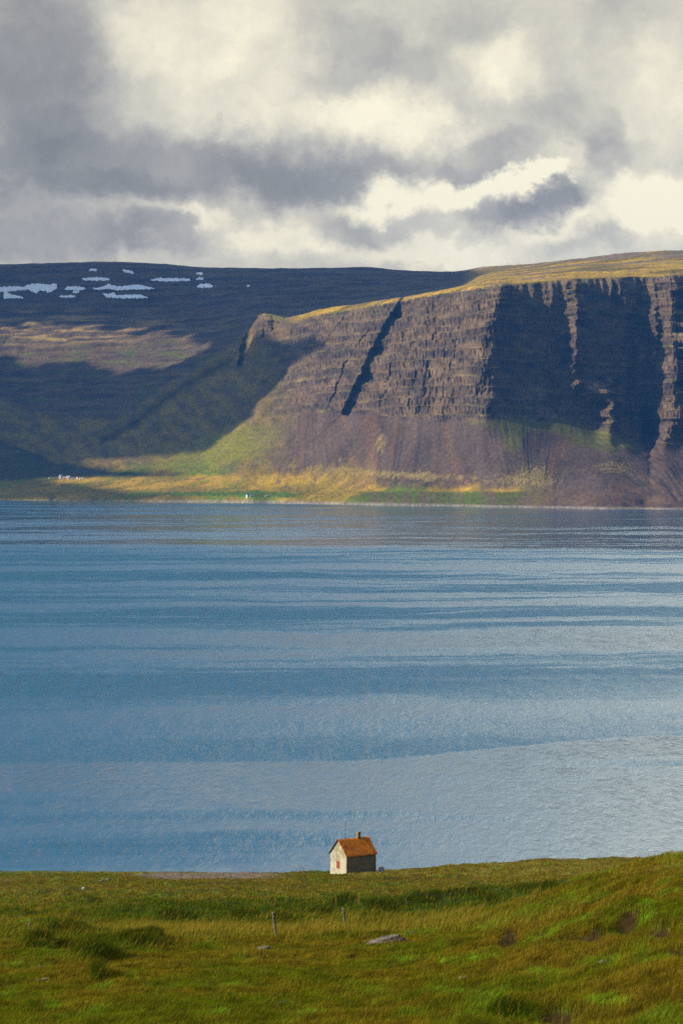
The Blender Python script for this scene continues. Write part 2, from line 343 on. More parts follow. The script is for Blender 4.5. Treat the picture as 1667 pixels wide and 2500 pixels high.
Z[0] = -3.0; Z[1:8] = Z0[1:8] + 0.5*fbm(X0[1:8]/6, Y0[1:8]/6, 88, 3)*sst(0.2, 0.6, UU[1:8])
Y += -talus*14*(1-cone)*sst(900, 1100, PX)
# sea cave shaped hollow in the bank at the right
Y += 26*ell(PX, PY, 1588, 1228, 30, 9)*(UU < 2.2)*(UU > .7)
# little ravine at the left shore
Y += 30*ell(PX, PY, 128, 1213, 5, 12)*(UU < 2.2)
X = (PX-CX)/F*Y0
PYn = HOR-(Z-CAMZ)/Y*F                                        # rows as they end up
# normals for the colouring of rock and turf
def normals(X, Y, Z):
    dr = np.stack([np.gradient(a, axis=0) for a in (X, Y, Z)], -1); dc = np.stack([np.gradient(a, axis=1) for a in (X, Y, Z)], -1)
    n = np.cross(dc, dr); n /= np.linalg.norm(n, axis=-1, keepdims=True)+1e-9
    n[n[..., 2] < 0] *= -1
    return n
NZ = normals(X, Y, Z)[..., 2]
c3 = lambda *a: np.array(a, float)
def lerp(a, b, t): return a+(b-a)*t[..., None]
ROCK, ROCK2 = c3(.128,.084,.048), c3(.062,.045,.034)
TURF, GREEN, STRAW = c3(.205,.142,.016), c3(.090,.124,.006), c3(.430,.262,.024)
SCREE, SCREE2 = c3(.088,.062,.046), c3(.122,.070,.042)
na = fbm(X0/60, Z0/25, 90, 5); nb = fbm(X0/25, Y0/60, 95, 5); ncn = fbm(X0/220, Y0/400, 100, 4); nd = fbm(X0/6, Z0/6, 105, 4)
colr = np.zeros((nr, nc, 3)) + ROCK
colr = lerp(colr, np.broadcast_to(ROCK2, colr.shape), sst(-.25, .35, na+0.5*nd))
colr = lerp(colr, np.broadcast_to(c3(.25,.18,.060), colr.shape), sst(.72, .95, NZ+0.25*nd)*0.55)            # turf on the treads
colr = lerp(colr, np.broadcast_to(GREEN*1.05, colr.shape), sst(.60, .85, NZ+0.25*nb)*sst(.1, .4, na)*0.6)
tread = (1-sst(.22, .60, fr+0.22*nd+.15*fbm(X0/9, ki*.7, 172, 3)))*sst(.0, .06, fr)
brk = sst(-.10, .50, fbm(X0/30, ki*.9, 171, 4)+.5*nd)
speck = fbm(X0/3.4+ki*.7, Z0/14, 173, 3)
colr = lerp(colr, np.broadcast_to(c3(.185,.130,.052), colr.shape), tread*brk*.75)
colr = lerp(colr, np.broadcast_to(c3(.105,.105,.022), colr.shape), tread*brk*sst(.1, .45, nb+.3*na)*.6)
knoll = np.clip(1.4*ell(PX, PY, 642, 800, 30, 36), 0, 1)*(UU < 7.3)
colr = colr*(1+.55*np.clip(fbm(X0/26, Z0/18, 177, 3), -.6, .6))[..., None]
colr = colr*(1-(.62*sst(.02, .30, speck)*(1-tread))[..., None])*(1+.35*(sst(.45, .7, fr)*(1-sst(.75, .95, fr)))[..., None]*sst(0, .4, -speck)[..., None])
# talus
tal = lerp(np.broadcast_to(SCREE, colr.shape), np.broadcast_to(SCREE2, colr.shape), sst(-.2, .4, fbm(tx/28, Y0/700, 110, 4)))
tal = lerp(tal, np.broadcast_to(SCREE*0.72, colr.shape), sst(.0, .4, fbm(tx/12, Y0/400, 113, 4))*0.85)
tal = tal*(1+.5*np.clip(fbm(tx/60, Y0/120, 181, 4), -.6, .6))[..., None]
gr = 1.5*ell(PX, PY, 1250, 1060, 26, 45)+1.2*ell(PX, PY, 1265, 1030, 120, 18)+1.3*ell(PX, PY, 1450, 1070, 110, 30, -12)+.6*ell(PX, PY, 1100, 1100, 12, 60)
tal = lerp(tal, np.broadcast_to(c3(.12,.115,.018), colr.shape), sst(.35, .9, gr+0.7*fbm(tx/14, Y0/60, 116, 4))*0.8)
st = -.28+1.0*ell(PX, PY, 1300, 1160, 75, 45)+.9*ell(PX, PY, 1500, 1140, 70, 28)+1.05*ell(PX, PY, 1000, 1160, 260, 15, -3)+.5*ell(PX, PY, 830, 1120, 110, 40, 20)+.9*ell(PX, PY, 930, 1080, 16, 30)+.5*ell(PX, PY, 1040, 1130, 16, 40)
tal = lerp(tal, np.broadcast_to(c3(.27,.195,.060), colr.shape), sst(.25, .9, st+0.8*fbm(tx/7, Y0/12, 119, 4))*0.7)
wtal = (1-sst(3.95, 4.1, UU+0.25*nd*0.5+0.12*na))*sst(560, 760, PX+60*nb)
colr = lerp(colr, tal, wtal)
# smooth left flank of the headland: turf, scree streaks
fl = lerp(np.broadcast_to(c3(.112,.084,.034), colr.shape), np.broadcast_to(TURF, colr.shape), sst(-.3, .3, fbm(X0/45+Z0/60, Z0/35, 122, 5)))
fl = lerp(fl, np.broadcast_to(SCREE2, colr.shape), sst(.0, .4, fbm(X0/30+Z0/30, Z0/160, 125, 4))*0.6)
fl = lerp(fl, np.broadcast_to(GREEN, colr.shape), sst(.05, .45, fbm(X0/60, Z0/30, 127, 4))*0.25*(1-sst(1060, 1000, PY)) if False else sst(.05, .45, fbm(X0/60, Z0/30, 127, 4))*0.2)
fl = lerp(fl, np.broadcast_to(c3(.170,.165,.012), colr.shape), sst(.25, .8, 1.3*ell(PX, PY, 560, 1090, 170, 42, 14)+.6*nb)*.85)
wfl = (1-sst(560, 760, PX+50*nb))*(UU < 9.0)
fl = lerp(fl, np.broadcast_to(c3(.215,.150,.052), colr.shape), (1-sst(.45, .65, f2+.2*nd))*sst(-.2, .2, nb)*.4)
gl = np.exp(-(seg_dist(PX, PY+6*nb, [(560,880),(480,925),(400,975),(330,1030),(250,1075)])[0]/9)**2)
fl = fl*(1-.6*gl[..., None])  # shade in the gully painted as a darker line
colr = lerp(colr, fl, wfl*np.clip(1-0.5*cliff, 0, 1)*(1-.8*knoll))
# far slope
fs = lerp(np.broadcast_to(c3(.066,.046,.036), colr.shape), np.broadcast_to(c3(.115,.080,.042), colr.shape), sst(-.3, .3, fbm(X0/160, Z0/14, 130, 5)))
tf = (1-sst(.45, .65, f2+.15*nd))*sst(-.3, .2, fbm(X0/140, k2*.6, 175, 3)+.3*nd)
fs = fs*(1-.22*(sst(.6, .8, f2)*sst(-.4, .1, nb))[..., None])
fs = lerp(fs, np.broadcast_to(c3(.175,.125,.060), colr.shape), tf*.26)
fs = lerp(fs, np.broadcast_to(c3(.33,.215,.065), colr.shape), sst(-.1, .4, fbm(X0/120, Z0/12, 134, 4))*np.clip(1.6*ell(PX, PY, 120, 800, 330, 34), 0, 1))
fs = lerp(fs, np.broadcast_to(GREEN, colr.shape), sst(.0, .5, fbm(X0/80, Z0/20, 138, 4))*0.5*sst(800, 860, PY))
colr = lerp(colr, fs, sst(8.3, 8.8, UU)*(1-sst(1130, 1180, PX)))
# valley floor and bench
vf = lerp(np.broadcast_to(TURF*1.15, colr.shape), np.broadcast_to(GREEN*1.35, colr.shape), sst(-.25, .25, ncn*1.2+.5*nb+.9*ell(PX, PY, 520, 1110, 200, 26)-.2))
vf = lerp(vf, np.broadcast_to(STRAW*0.95, colr.shape), sst(.05, .45, fbm(X0/90, Y0/120, 140, 5)+.6*ell(PX, PY, 640, 1165, 160, 22)+.4*ell(PX, PY, 260, 1175, 110, 14)))
vf = lerp(vf, np.broadcast_to(c3(.15,.10,.075), colr.shape), sst(.30, .5, fbm(X0/50, Y0/70, 144, 4))*.7)
wvf = np.clip((1-sst(2.1, 3.1, UU+.5*nb+.3*ncn))*(1-sst(760, 1000, PX))+(1-sst(2.6, 3.9, UU+.5*nb))*(1-sst(480, 700, PX))+(1-sst(1.6, 2.25, UU+.35*nb))*sst(700, 1000, PX)*(1-sst(1250, 1360, PX)), 0, 1)
colr = lerp(colr, vf, wvf)
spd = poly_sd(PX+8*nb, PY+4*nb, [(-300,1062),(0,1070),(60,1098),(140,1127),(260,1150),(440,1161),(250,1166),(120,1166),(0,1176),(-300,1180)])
colr = lerp(colr, np.broadcast_to(c3(.040,.045,.022), colr.shape), sst(-3, 5, spd)*.9)  # cloud shade on the left spur, painted into the ground colour
lush = sst(.2, .8, 1.3*ell(PX, PY, 650, 1212, 85, 13)+.9*ell(PX, PY, 460, 1206, 130, 6)+.6*nb)
colr = lerp(colr, np.broadcast_to(c3(.085,.135,.012), colr.shape), lush*(UU < 3)*(UU > .9))
bank = sst(840, 900, PX)*(1-sst(1280, 1330, PX))*sst(1196, 1204, PY+3*nd)*(UU < 2.4)
colr = lerp(colr, lerp(np.broadcast_to(c3(.12,.09,.045), colr.shape), np.broadcast_to(c3(.085,.105,.014), colr.shape), sst(-.25, .1, fbm(X0/30, X0*0, 147, 3)+.4*nd)), bank)
rbk = sst(1180, 1330, PX)*sst(1170, 1230, PY)*(UU < 2.6)
colr = lerp(colr, np.broadcast_to(c3(.125,.078,.045), colr.shape), rbk*sst(-.3, .2, nb))
# plateau
pl = lerp(np.broadcast_to(STRAW, colr.shape), np.broadcast_to(TURF*0.8, colr.shape), sst(-.15, .3, fbm(X0/160, Y0/110, 150, 5)+0.25*(UU-8)/3))
pl = lerp(pl, np.broadcast_to(c3(.20,.14,.09), colr.shape), sst(.05, .45, fbm(X0/120, Y0/60, 155, 5)+.25*sst(8, 11, UU)))
colr = lerp(colr, pl, np.clip(sst(6.02, 6.3, UU+.1*nd)*sst(1120, 1170, PX)+sst(6.0, 6.3, UU+.1*nd)*(1-sst(7.4, 7.8, UU))*sst(690, 740, PX), 0, 1))
# pale shingle beach
bch = (1-sst(.30, .62, UU+.16*nd))*(.35+.45*sst(300, 420, PX))
colr = lerp(colr, np.broadcast_to(c3(.24,.20,.155), colr.shape)*(1+.35*nd[..., None]), bch)
colr = np.clip(colr*(1+0.5*nd[..., None]), .01, .9)
terrain_mat = attr_mat('mountain_ground', nscale=0.12, nscale2=0.02, amt=0.22, bumpd=3.0, bs=0.09)
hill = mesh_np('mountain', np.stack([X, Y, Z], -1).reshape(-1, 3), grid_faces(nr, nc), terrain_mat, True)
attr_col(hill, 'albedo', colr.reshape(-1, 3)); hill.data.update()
tag(hill, 'long flat topped basalt mountain with layered cliffs and scree across the fjord', kind='structure')

def ground_at(px, py):
    "nearest visible point of the far side seen at that row of that column"
    j = int(np.argmin(np.abs(cols-px))); r = PYn[:, j]
    lo = np.minimum.accumulate(r)
    k = np.argmax(lo <= py)
    return np.array([X[k, j], Y[k, j], Z[k, j]]), k, j

# snow patches lie on the far slope
snow_mat = simple_mat('snow', (.93,.95,.97), 0.6, .04, .05, .2, bscale=.1)
def snow(outline, label):
    o_ = np.array(outline, float); cx_, cy_ = o_.mean(0)
    jj = np.where((cols > o_[:, 0].min()-6) & (cols < o_[:, 0].max()+6))[0]
    kk_ = np.where((u >= 9.0) & (u < 11.0))[0]
    s_px = PX[np.ix_(kk_, jj)]; s_py = PYn[np.ix_(kk_, jj)]
    s = poly_sd(s_px + 2.5*fbm(s_px/9, s_py/5, 160, 3), s_py + 3.2*fbm(s_px/5, s_py/3, 165, 4), outline)
    ins = s > 0
    if ins.sum() < 4: return
    vid = -np.ones(ins.shape, int); pts = []; th = []
    q = ins[:-1, :-1] | ins[1:, :-1] | ins[:-1, 1:] | ins[1:, 1:]
    fc = []
    def gid(a, b):
        if vid[a, b] < 0:
            vid[a, b] = len(pts); k, j = kk_[a], jj[b]; t = 2.0*min(1, max(0, s[a, b]/4))+.5
            pts.append((X[k, j], Y[k, j]-t*.5, Z[k, j]+t))
        return vid[a, b]
    for a, b in zip(*np.where(q)): fc.append((gid(a, b), gid(a, b+1), gid(a+1, b+1), gid(a+1, b)))
    n0 = len(pts); top = np.array(pts); bot = top-np.array([0, -1.5, 4.0]); fc = np.array(fc)
    from collections import Counter
    E = Counter()
    for f in fc:
        for i in range(4): E[tuple(sorted((f[i], f[(i+1) % 4])))] += 1
    sidef = [(f[i], f[(i+1) % 4]) for f in fc for i in range(4) if E[tuple(sorted((f[i], f[(i+1) % 4])))] == 1]
    sf = np.array([(b, a, a+n0, b+n0) for a, b in sidef])
    o = mesh_np('snow_patch', np.concatenate([top, bot]), np.concatenate([fc, fc[:, ::-1]+n0, sf]), snow_mat, True)
    tag(o, label, 'snow patch', 'snow patches on the far plateau slope')
def strip(x0, x1, y, h, up=0.6):
    h *= .8
    n = 9; t = np.linspace(0, 1, n); r = np.random.default_rng(int(x0*7+y))
    prof = np.sin(np.pi*t)**.5*(0.6+0.8*r.random(n))
    topp = [(x0+(x1-x0)*a, y-h*up*b) for a, b in zip(t, prof)]
    botp = [(x0+(x1-x0)*a, y+h*(1-up)*(0.4+0.6*np.sin(np.pi*a)**.5)) for a in t[::-1]]
    return topp+botp
snow([(-60,700),(0,703),(25,700),(60,701),(70,695),(95,693),(125,697),(130,692),(140,695),(138,706),(128,710),(118,714),(112,708),(95,709),(90,716),(82,712),(68,706),(40,709),(0,712),(-60,716)], 'largest snow patch, long and ragged, at the left edge of the photo')
snow([(12,714),(18,713),(26,719),(36,722),(56,725),(56,728),(30,727),(12,728)], 'small snow patch tucked just below the largest one at the left')
snow(strip(159, 209, 704, 9, .5)+[(158,706)], 'snow patch with an upturned right end, right of the largest patch')
snow([(226,704),(250,702),(266,694),(272,697),(290,701),(330,697),(350,698),(376,705),(340,706),(310,706),(282,708),(270,704),(240,706)], 'long pointed snow patch in the middle of the left slope')
snow([(252,716),(264,719),(278,715),(283,722),(300,721),(340,720),(361,727),(330,727),(300,728),(260,725)], 'long snow patch directly below the long pointed one')
snow(strip(202, 267, 681, 7, .45), 'thin snow streak above the gap between two bigger patches')
snow(strip(370, 464, 683, 7, .45), 'longest thin snow streak, alone on the upper slope')
snow(strip(481, 520, 699, 9, .7), 'arched snow patch at the right end of the snowfields')
snow(strip(148, 184, 724, 5), 'thin low snow sliver below the upturned patch')
snow(strip(178, 194, 713, 5), 'tiny snow fleck below the upturned patch')
snow(strip(218, 237, 659, 4.5), 'small snow fleck nearest the skyline at the left')
snow([(302,659),(312,660),(326,665),(326,668),(310,664),(302,662)], 'small slanting snow fleck near the skyline')
snow(strip(480, 494, 668, 6), 'upper of two small snow flecks above the arched patch')
snow(strip(482, 497, 681, 5), 'lower of two small snow flecks above the arched patch')
snow(strip(603, 611, 698, 4.5), 'tiny isolated snow fleck farthest to the right')

# ------------------------------------------------------------------ water
wm, n, b, o_ = mat_new('fjord_water')
pos = n.new('ShaderNodeNewGeometry').outputs['Position']
x, y, z = n.sep(pos)
b.inputs['IOR'].default_value = 1.38
b.inputs['Base Color'].default_value = (.004, .100, .178, 1)
# bands of rippled and slick water lying across the fjord, their edges bent and frayed
b.distribution = 'MULTI_GGX'
wa = n.noise(n.comb(n.math('MULTIPLY', x, .0045), n.math('MULTIPLY', y, .0018), 51.0), 1.0, 4, .6)
wb = n.noise(n.comb(n.math('MULTIPLY', x, .05), n.math('MULTIPLY', y, .012), 57.0), 1.0, 4, .65)
ys_ = n.math('ADD', y, n.math('MULTIPLY', y, n.math('ADD', n.math('MULTIPLY', n.math('SUBTRACT', wa, .5), .10), n.math('MULTIPLY', n.math('SUBTRACT', wb, .5), .030))))
ys_ = n.math('MULTIPLY_ADD', x, -.10, ys_)
s1 = n.noise(n.comb(n.math('MULTIPLY', x, .0013), n.math('MULTIPLY', ys_, .0052), 3.0), 1.0, 9, .62, .25)
s2 = n.noise(n.comb(n.math('MULTIPLY', x, .0075), n.math('MULTIPLY', ys_, .030), 9.0), 1.0, 6, .65, .3)
s3 = n.noise(n.comb(n.math('MULTIPLY', x, .0020), n.math('MULTIPLY', ys_, .0115), 15.0), 1.0, 6, .6, .2)
band = n.math('ADD', n.math('MULTIPLY', s1, .45), n.math('ADD', n.math('MULTIPLY', s3, .33), n.math('MULTIPLY', s2, .22)))
band = n.maprange(band, .45, .55, 0, 1, True)
# the edge of a gust nearer the shore
yb = n.math('ADD', n.maprange(x, -10, 90, 618, 678, True), n.math('MULTIPLY', n.math('SUBTRACT', n.noise(n.comb(n.math('MULTIPLY', x, .05), 0, 0), 1.0, 5, .7), .5), 12))
dyb = n.math('SUBTRACT', y, yb)
band = n.math('MULTIPLY', band, n.math('SUBTRACT', 1.0, n.math('MULTIPLY', n.maprange(dyb, -90, 0, 0, .8, True), n.maprange(dyb, 60, 220, 1, 0, True))))
gust = n.math('MULTIPLY', n.maprange(dyb, 0, 4, 0, 1, True), n.maprange(dyb, 10, 190, 1, 0, True))
gust = n.math('MULTIPLY', gust, n.maprange(x, -80, 0, .55, 1.0))
slick = n.math('MULTIPLY', n.maprange(dyb, -4, 0, 1, 0, True), n.maprange(dyb, -90, -4, 0, 1, True))
yf = n.math('ADD', y, n.math('MULTIPLY', n.math('SUBTRACT', wa, .5), 420))
farw = n.maprange(yf, 2200, 2420, 0, 1, True)
# long thin slicks winding across
t1 = n.noise(n.comb(n.math('MULTIPLY', x, .0016), n.math('MULTIPLY', ys_, .0060), 21.0), 1.0, 5, .55, .2)
line1 = n.maprange(n.math('ABSOLUTE', n.math('SUBTRACT', n.math('FRACT', n.math('MULTIPLY', t1, 7.0)), .5)), 0, .13, 1, 0, True)
lmask = n.maprange(n.noise(n.comb(n.math('MULTIPLY', x, .003), n.math('MULTIPLY', y, .004), 33.0), 1.0, 3, .5), .42, .56, 0, 1, True)
line1 = n.math('MULTIPLY', n.math('MULTIPLY', line1, lmask), n.maprange(y, 800, 1100, 0, 1, True))
east = n.maprange(n.math('DIVIDE', x, n.math('MAXIMUM', y, 400)), -.13, .13, .16, -.30) if False else n.maprange(x, -120, 220, .14, -.30)
rip = n.math('ADD', n.math('MULTIPLY', band, .95), n.math('MULTIPLY', gust, .6))
rip = n.math('ADD', rip, east)
rip = n.math('SUBTRACT', rip, n.math('MULTIPLY', farw, .15))
rip = n.math('SUBTRACT', rip, n.math('ADD', n.math('MULTIPLY', line1, .6), n.math('MULTIPLY', slick, .35)), clamp=True)
rlo = n.math('MULTIPLY', n.maprange(y, 700, 1500, .20, .28), n.maprange(farw, 0, 1, 1.0, .30))
rhi = n.math('MULTIPLY', n.maprange(y, 700, 1500, .60, .74), n.maprange(farw, 0, 1, 1.0, .42))
rough = n.math('MULTIPLY_ADD', n.math('SUBTRACT', rhi, rlo), rip, rlo)
n.put(b.inputs['Roughness'], rough)
wv = n.noise(n.comb(n.math('MULTIPLY', x, .62), n.math('MULTIPLY', n.math('MULTIPLY_ADD', x, -.5, y), .17), 0), 1.0, 3, .6, .4)
wv2 = n.noise(n.comb(n.math('MULTIPLY', x, .16), n.math('MULTIPLY', n.math('MULTIPLY_ADD', x, .3, y), .036), 4.0), 1.0, 6, .72, .3)
hgt = n.math('ADD', n.math('MULTIPLY', wv, .55), n.math('MULTIPLY', wv2, n.maprange(y, 450, 1500, .9, 2.4)))
n.put(b.inputs['Roughness'], n.math('ADD', rough, n.math('ADD', n.math('MULTIPLY', n.math('SUBTRACT', wv2, .5), .30), n.math('MULTIPLY', n.math('SUBTRACT', wv, .5), .30)), clamp=True))
bp = n.new('ShaderNodeBump'); bp.inputs['Distance'].default_value = 1.0
n.put(bp.inputs['Strength'], n.maprange(rip, 0, 1, .22, 1.0)); n.put(bp.inputs['Height'], hgt)
n.l.new(bp.outputs[0], b.inputs['Normal'])
wx = np.concatenate([[-9000, -4000], np.linspace(-1500, 1500, 31), [4000, 9000]]); wy = np.concatenate([[-4000, 0], np.linspace(300, 7000, 68), [9500]])
WX, WY = np.meshgrid(wx, wy)
water = mesh_np('water', np.stack([WX, WY, WX*0], -1).reshape(-1, 3), grid_faces(len(wy), len(wx)), wm)
tag(water, 'blue rippled fjord water with pale wind bands', kind='structure')

# ------------------------------------------------------------------ near slope
NK = {
 -9000: [(2660,46),(2400,90),(2300,125),(2280,170),(2215,255),(2150,365),(2138,432)],
 -700: [(2700,40),(2420,85),(2330,120),(2300,165),(2225,250),(2152,365),(2138,432)],
 0:    [(2700,46),(2400,85),(2305,120),(2275,160),(2212,240),(2150,360),(2135,432)],
 400:  [(2700,46),(2400,84),(2300,121),(2265,166),(2205,250),(2147,362),(2134,430)],
 700:  [(2700,46),(2400,84),(2292,122),(2255,172),(2195,265),(2141,372),(2132,425)],
 900:  [(2700,46),(2392,84),(2280,122),(2240,178),(2175,285),(2134,385),(2128,418)],
 1050: [(2700,45),(2375,83),(2272,121),(2245,165),(2165,295),(2126,385),(2120,415)],
 1300: [(2700,44),(2330,81),(2200,118),(2212,155),(2150,300),(2112,385),(2105,414)],
 1500: [(2700,42),(2280,79),(2135,112),(2160,155),(2130,300),(2104,385),(2096,413)],
 1667: [(2700,41),(2240,76),(2102,106),(2140,155),(2118,300),(2100,385),(2095,412)],
 2400: [(2660,40),(2200,72),(2060,100),(2090,150),(2085,300),(2075,385),(2070,412)],
 9000: [(2620,40),(2150,72),(2040,100),(2060,150),(2060,300),(2060,385),(2060,412)],
}
nkx = sorted(NK); NA = np.array([NK[k] for k in nkx], float)
ncols = np.concatenate([np.linspace(-9000, -720, 60), np.arange(-700, -100, 12), np.arange(-100, 1760, 3.2), np.arange(1766, 2400, 12), np.linspace(2420, 9000, 50)])
def near_base(pxs, uu):
    "vectors pxs (n,), uu (n,) -> Y, z of the smooth slope"
    A = pchip(nkx, NA, pxs)                                   # (n,7,2)
    z_ = CAMZ-(A[..., 0]-HOR)/F*A[..., 1]
    YZ = np.stack([A[..., 1], z_], -1)
    end = YZ[:, -1] + np.array([45, 0]); end[:, 1] = -2.5; end2 = end+np.array([80, -3])
    YZ = np.concatenate([YZ, end[:, None], end2[:, None]], 1).transpose(1, 0, 2)
    return YZ
def near_eval(YZ, uu): return pchip(np.arange(9), YZ, uu)
nu = np.concatenate([np.linspace(i, i+1, k, endpoint=False) for i, k in enumerate([90, 130, 50, 70, 80, 40, 14, 6])]+[[8.0]])
YZg = near_base(ncols, None); G = near_eval(YZg, nu)
GY, GZ = G[..., 0], G[..., 1]; GPX = np.broadcast_to(ncols[None, :], GY.shape).copy(); GU = np.broadcast_to(nu[:, None], GY.shape)
SCARS = [(1238,2300,30,11,18,.55),(1322,2288,15,7,10,.35),(1530,2262,40,15,22,.8),(1612,2284,34,9,8,.5),(1448,2298,26,7,5,.3),(1350,2486,50,12,0,.4),
         (1420,2300,60,10,5,.12),(1650,2330,30,14,0,.15),(855,2346,16,5,15,.2)]
MOUNDS = [(1575,2250,24,14,30,-.35),(1290,2235,40,12,20,-.2),(150,2400,20,8,0,-.15)]
def relief(px, py, x, y):
    "bumps, hummocks and turf scars: returns dz, soil mask, lush mask"
    amp = np.clip(y/110, .5, 1.8)
    dz = .30*amp*fbm(x/9, y/14, 200, 3) + .30*amp*fbm(x/2.6, y/4.2, 204, 4) + .10*fbm(x/.7, y/1.1, 207, 3)
    lush = sst(.25, .75, 1.1*ell(px, py, 620, 2235, 560, 34, -1) + 1.1*ell(px, py, 1120, 2195, 320, 28, 6) + .9*ell(px, py, 180, 2300, 280, 38, -8) + .5*fbm(x/7, y/16, 210, 3)-.1)
    drk = np.zeros(np.shape(px)); wx_ = px+14*fbm(x/1.5, y/3, 217, 3); wy_ = py+5*fbm(x/1.2, y/2.5, 219, 3)
    for (sx, sy, rx, ry) in DARKS: drk = np.maximum(drk, ell(wx_, wy_, sx, sy, rx, ry))
    drk = sst(.25, .75, drk+.2*fbm(x/1.5, y/3, 216, 3)); lush = np.maximum(lush, drk)
    dz = dz + lush*.7*np.maximum(fbm(x/3.4, y/5.5, 214, 2), 0) + .10*drk
    soil = np.zeros(np.shape(px))
    for (sx, sy, rx, ry, tl, dep) in SCARS:
        ex_ = px+7*fbm(x*1.6, y*.8, 220, 3); ey_ = py+3.5*fbm(x*2.1, y*1.1, 223, 3)
        soil = np.maximum(soil, sst(.30, .62, ell(ex_, ey_, sx, sy, rx*1.0, ry*.85, tl)*(1+.9*fbm(x*1.9, y*.9, 224, 4))+.12*fbm(x*5, y*2.4, 229, 2)))
        dz = dz+dep*.5*ell(ex_, ey_, sx+2, sy-ry*1.5, rx*1.15, ry*1.0, tl)-dep*.5*ell(ex_, ey_, sx, sy+ry*.9, rx, ry*.8, tl)
    for (sx, sy, rx, ry, tl, dep) in MOUNDS: dz = dz-dep*ell(px, py, sx, sy, rx, ry, tl)
    lush = np.clip(lush, 0, 1) + drk                                          # 1..2 where the sedge stands darkest
    return dz, soil, lush
DARKS = [(590,2252,42,16),(680,2262,30,10),(930,2228,46,17),(835,2212,40,12),(1045,2205,40,12),(1108,2196,26,11),(1160,2192,26,12),(1192,2212,34,13),(1270,2182,32,11),(1322,2176,36,12),(160,2290,60,14),(330,2312,62,15),(225,2340,60,12),(90,2322,45,13),(430,2248,60,10),(370,2300,30,10),(1000,2215,30,10),(780,2240,40,10),(235,2396,20,8),(1240,2486,60,10)]
BRIGHTS = [(1290,2238,46,15,18),(1190,2268,60,10,12),(1575,2252,26,20,35),(1375,2262,46,8,10),(1455,2352,64,12,8),(1430,2150,90,9,16),(1185,2345,44,9,0),(1470,2450,70,12,6),(985,2352,34,8,0),(1090,2352,30,9,0),(760,2480,50,10,0),(1010,2485,50,8,0),(120,2466,30,12,10),(20,2430,40,12,20),(1600,2345,70,16,10),(1010,2282,60,9,4),(530,2480,36,12,0),(240,2415,40,9,8),(1100,2430,60,9,-4),(1330,2380,60,8,4)]
GX = (GPX-CX)/F*GY; GPY = HOR-(GZ-CAMZ)/GY*F
gdz, gsoil, glush = relief(GPX, GPY, GX, GY)
edgef = 1-sst(5.8, 6.6, GU)*0.75
GZ2 = GZ+gdz*edgef
hmask = sst(12, 5, np.hypot(GX-P(862, 2136, 391)[0], GY-391)) if False else 1-sst(4, 11, np.hypot(GX-1.7, GY-391))
GZ2 = GZ2*(1-hmask)+(GZ+.05*gdz)*hmask
def tints(px, py, x, y, soil, lush):
    "albedo of the turf at a place"
    sh = np.shape(px)+(3,)
    a = fbm(x/5.5, y/12, 230, 5); b_ = fbm(x/1.6, y/3.5, 236, 4); c_ = fbm(x/14, y/40, 240, 4)
    col = lerp(np.broadcast_to(c3(.150,.112,.006), sh), np.broadcast_to(c3(.082,.112,.003), sh), sst(-.25, .3, a+.5*b_+.25*ell(px, py, 500, 2450, 800, 60)))
    col = lerp(col, np.broadcast_to(c3(.155,.104,.008), sh), sst(.05, .45, fbm(x/4, y/9, 244, 4)+.25*sst(1050, 1500, px)-.12*(px < 400))*.75)
    col = lerp(col, np.broadcast_to(c3(.105,.185,.008), sh), sst(.22, .5, fbm(x/2.6, y/6, 248, 4)+.1*sst(900, 1400, px))*.8)
    brt = np.zeros(np.shape(px)); wx_ = px+22*fbm(x/1.2, y/2.6, 271, 3); wy_ = py+7*fbm(x/1.0, y/2.2, 274, 3)
    for (sx, sy, rx, ry, tl) in BRIGHTS: brt = np.maximum(brt, ell(wx_, wy_, sx, sy, rx, ry, tl))
    col = lerp(col, np.broadcast_to(c3(.110,.200,.008), sh), sst(.3, .7, brt+.35*fbm(x/.8, y/1.8, 277, 3))*.8)
    fi = fbm(x/.55, y/1.1, 280, 4); f3 = fbm(x/1.3, y/2.6, 284, 3)
    col = col*(1+.8*np.clip(fi, -.6, .6)+.9*np.clip(f3, -.5, .5))[..., None]
    col = lerp(col, np.broadcast_to(c3(.028,.066,.002), sh), np.clip(lush, 0, 1)*.9)
    col = lerp(col, np.broadcast_to(c3(.008,.019,.001), sh), np.clip(lush-1, 0, 1)*.85+np.clip(lush, 0, 1)*sst(.1, .45, fbm(x/2.4, y/6, 252, 3))*.6*(lush < 1.01))
    band = ell(px, py, 900, 2150, 2500, 8)+ell(px, py, 300, 2168, 500, 9)
    col = lerp(col, np.broadcast_to(c3(.17,.115,.010), sh), np.clip(band, 0, 1)*sst(-.3, .3, c_+.5*a)*.9)
    col = lerp(col, np.broadcast_to(c3(.060,.055,.008), sh), sst(.1, .4, fbm(x/25, y/14, 256, 4))*sst(2185, 2150, py)*.7 if False else sst(.1, .4, fbm(x/25, y/14, 256, 4))*(1-sst(2160, 2200, py))*.75)
    col = lerp(col, np.broadcast_to(c3(.24,.19,.03), sh), (1-sst(2138, 2142, py))*sst(-.3, .2, a)*.7*(px > 850))
    grav = sst(.3, .7, 1.2*ell(px, py, 500, 2139, 190, 9)+.5*ell(px, py, 0, 2150, 60, 5)+.4*fbm(x/6, y/10, 260, 3))
    col = lerp(col, np.broadcast_to(c3(.20,.145,.095), sh), grav*.95)
    col = lerp(col, np.broadcast_to(c3(.040,.025,.005), sh), soil)
    return col, grav
gcol, ggrav = tints(GPX, GPY, GX, GY, gsoil, glush)
gcol = gcol*(1+.3*fbm(GX/.5, GY/.8, 262, 3)[..., None])
meadow_mat = attr_mat('meadow_soil_and_turf', nscale=2.2, nscale2=.5, amt=.3, bumpd=.12, bs=3.0)
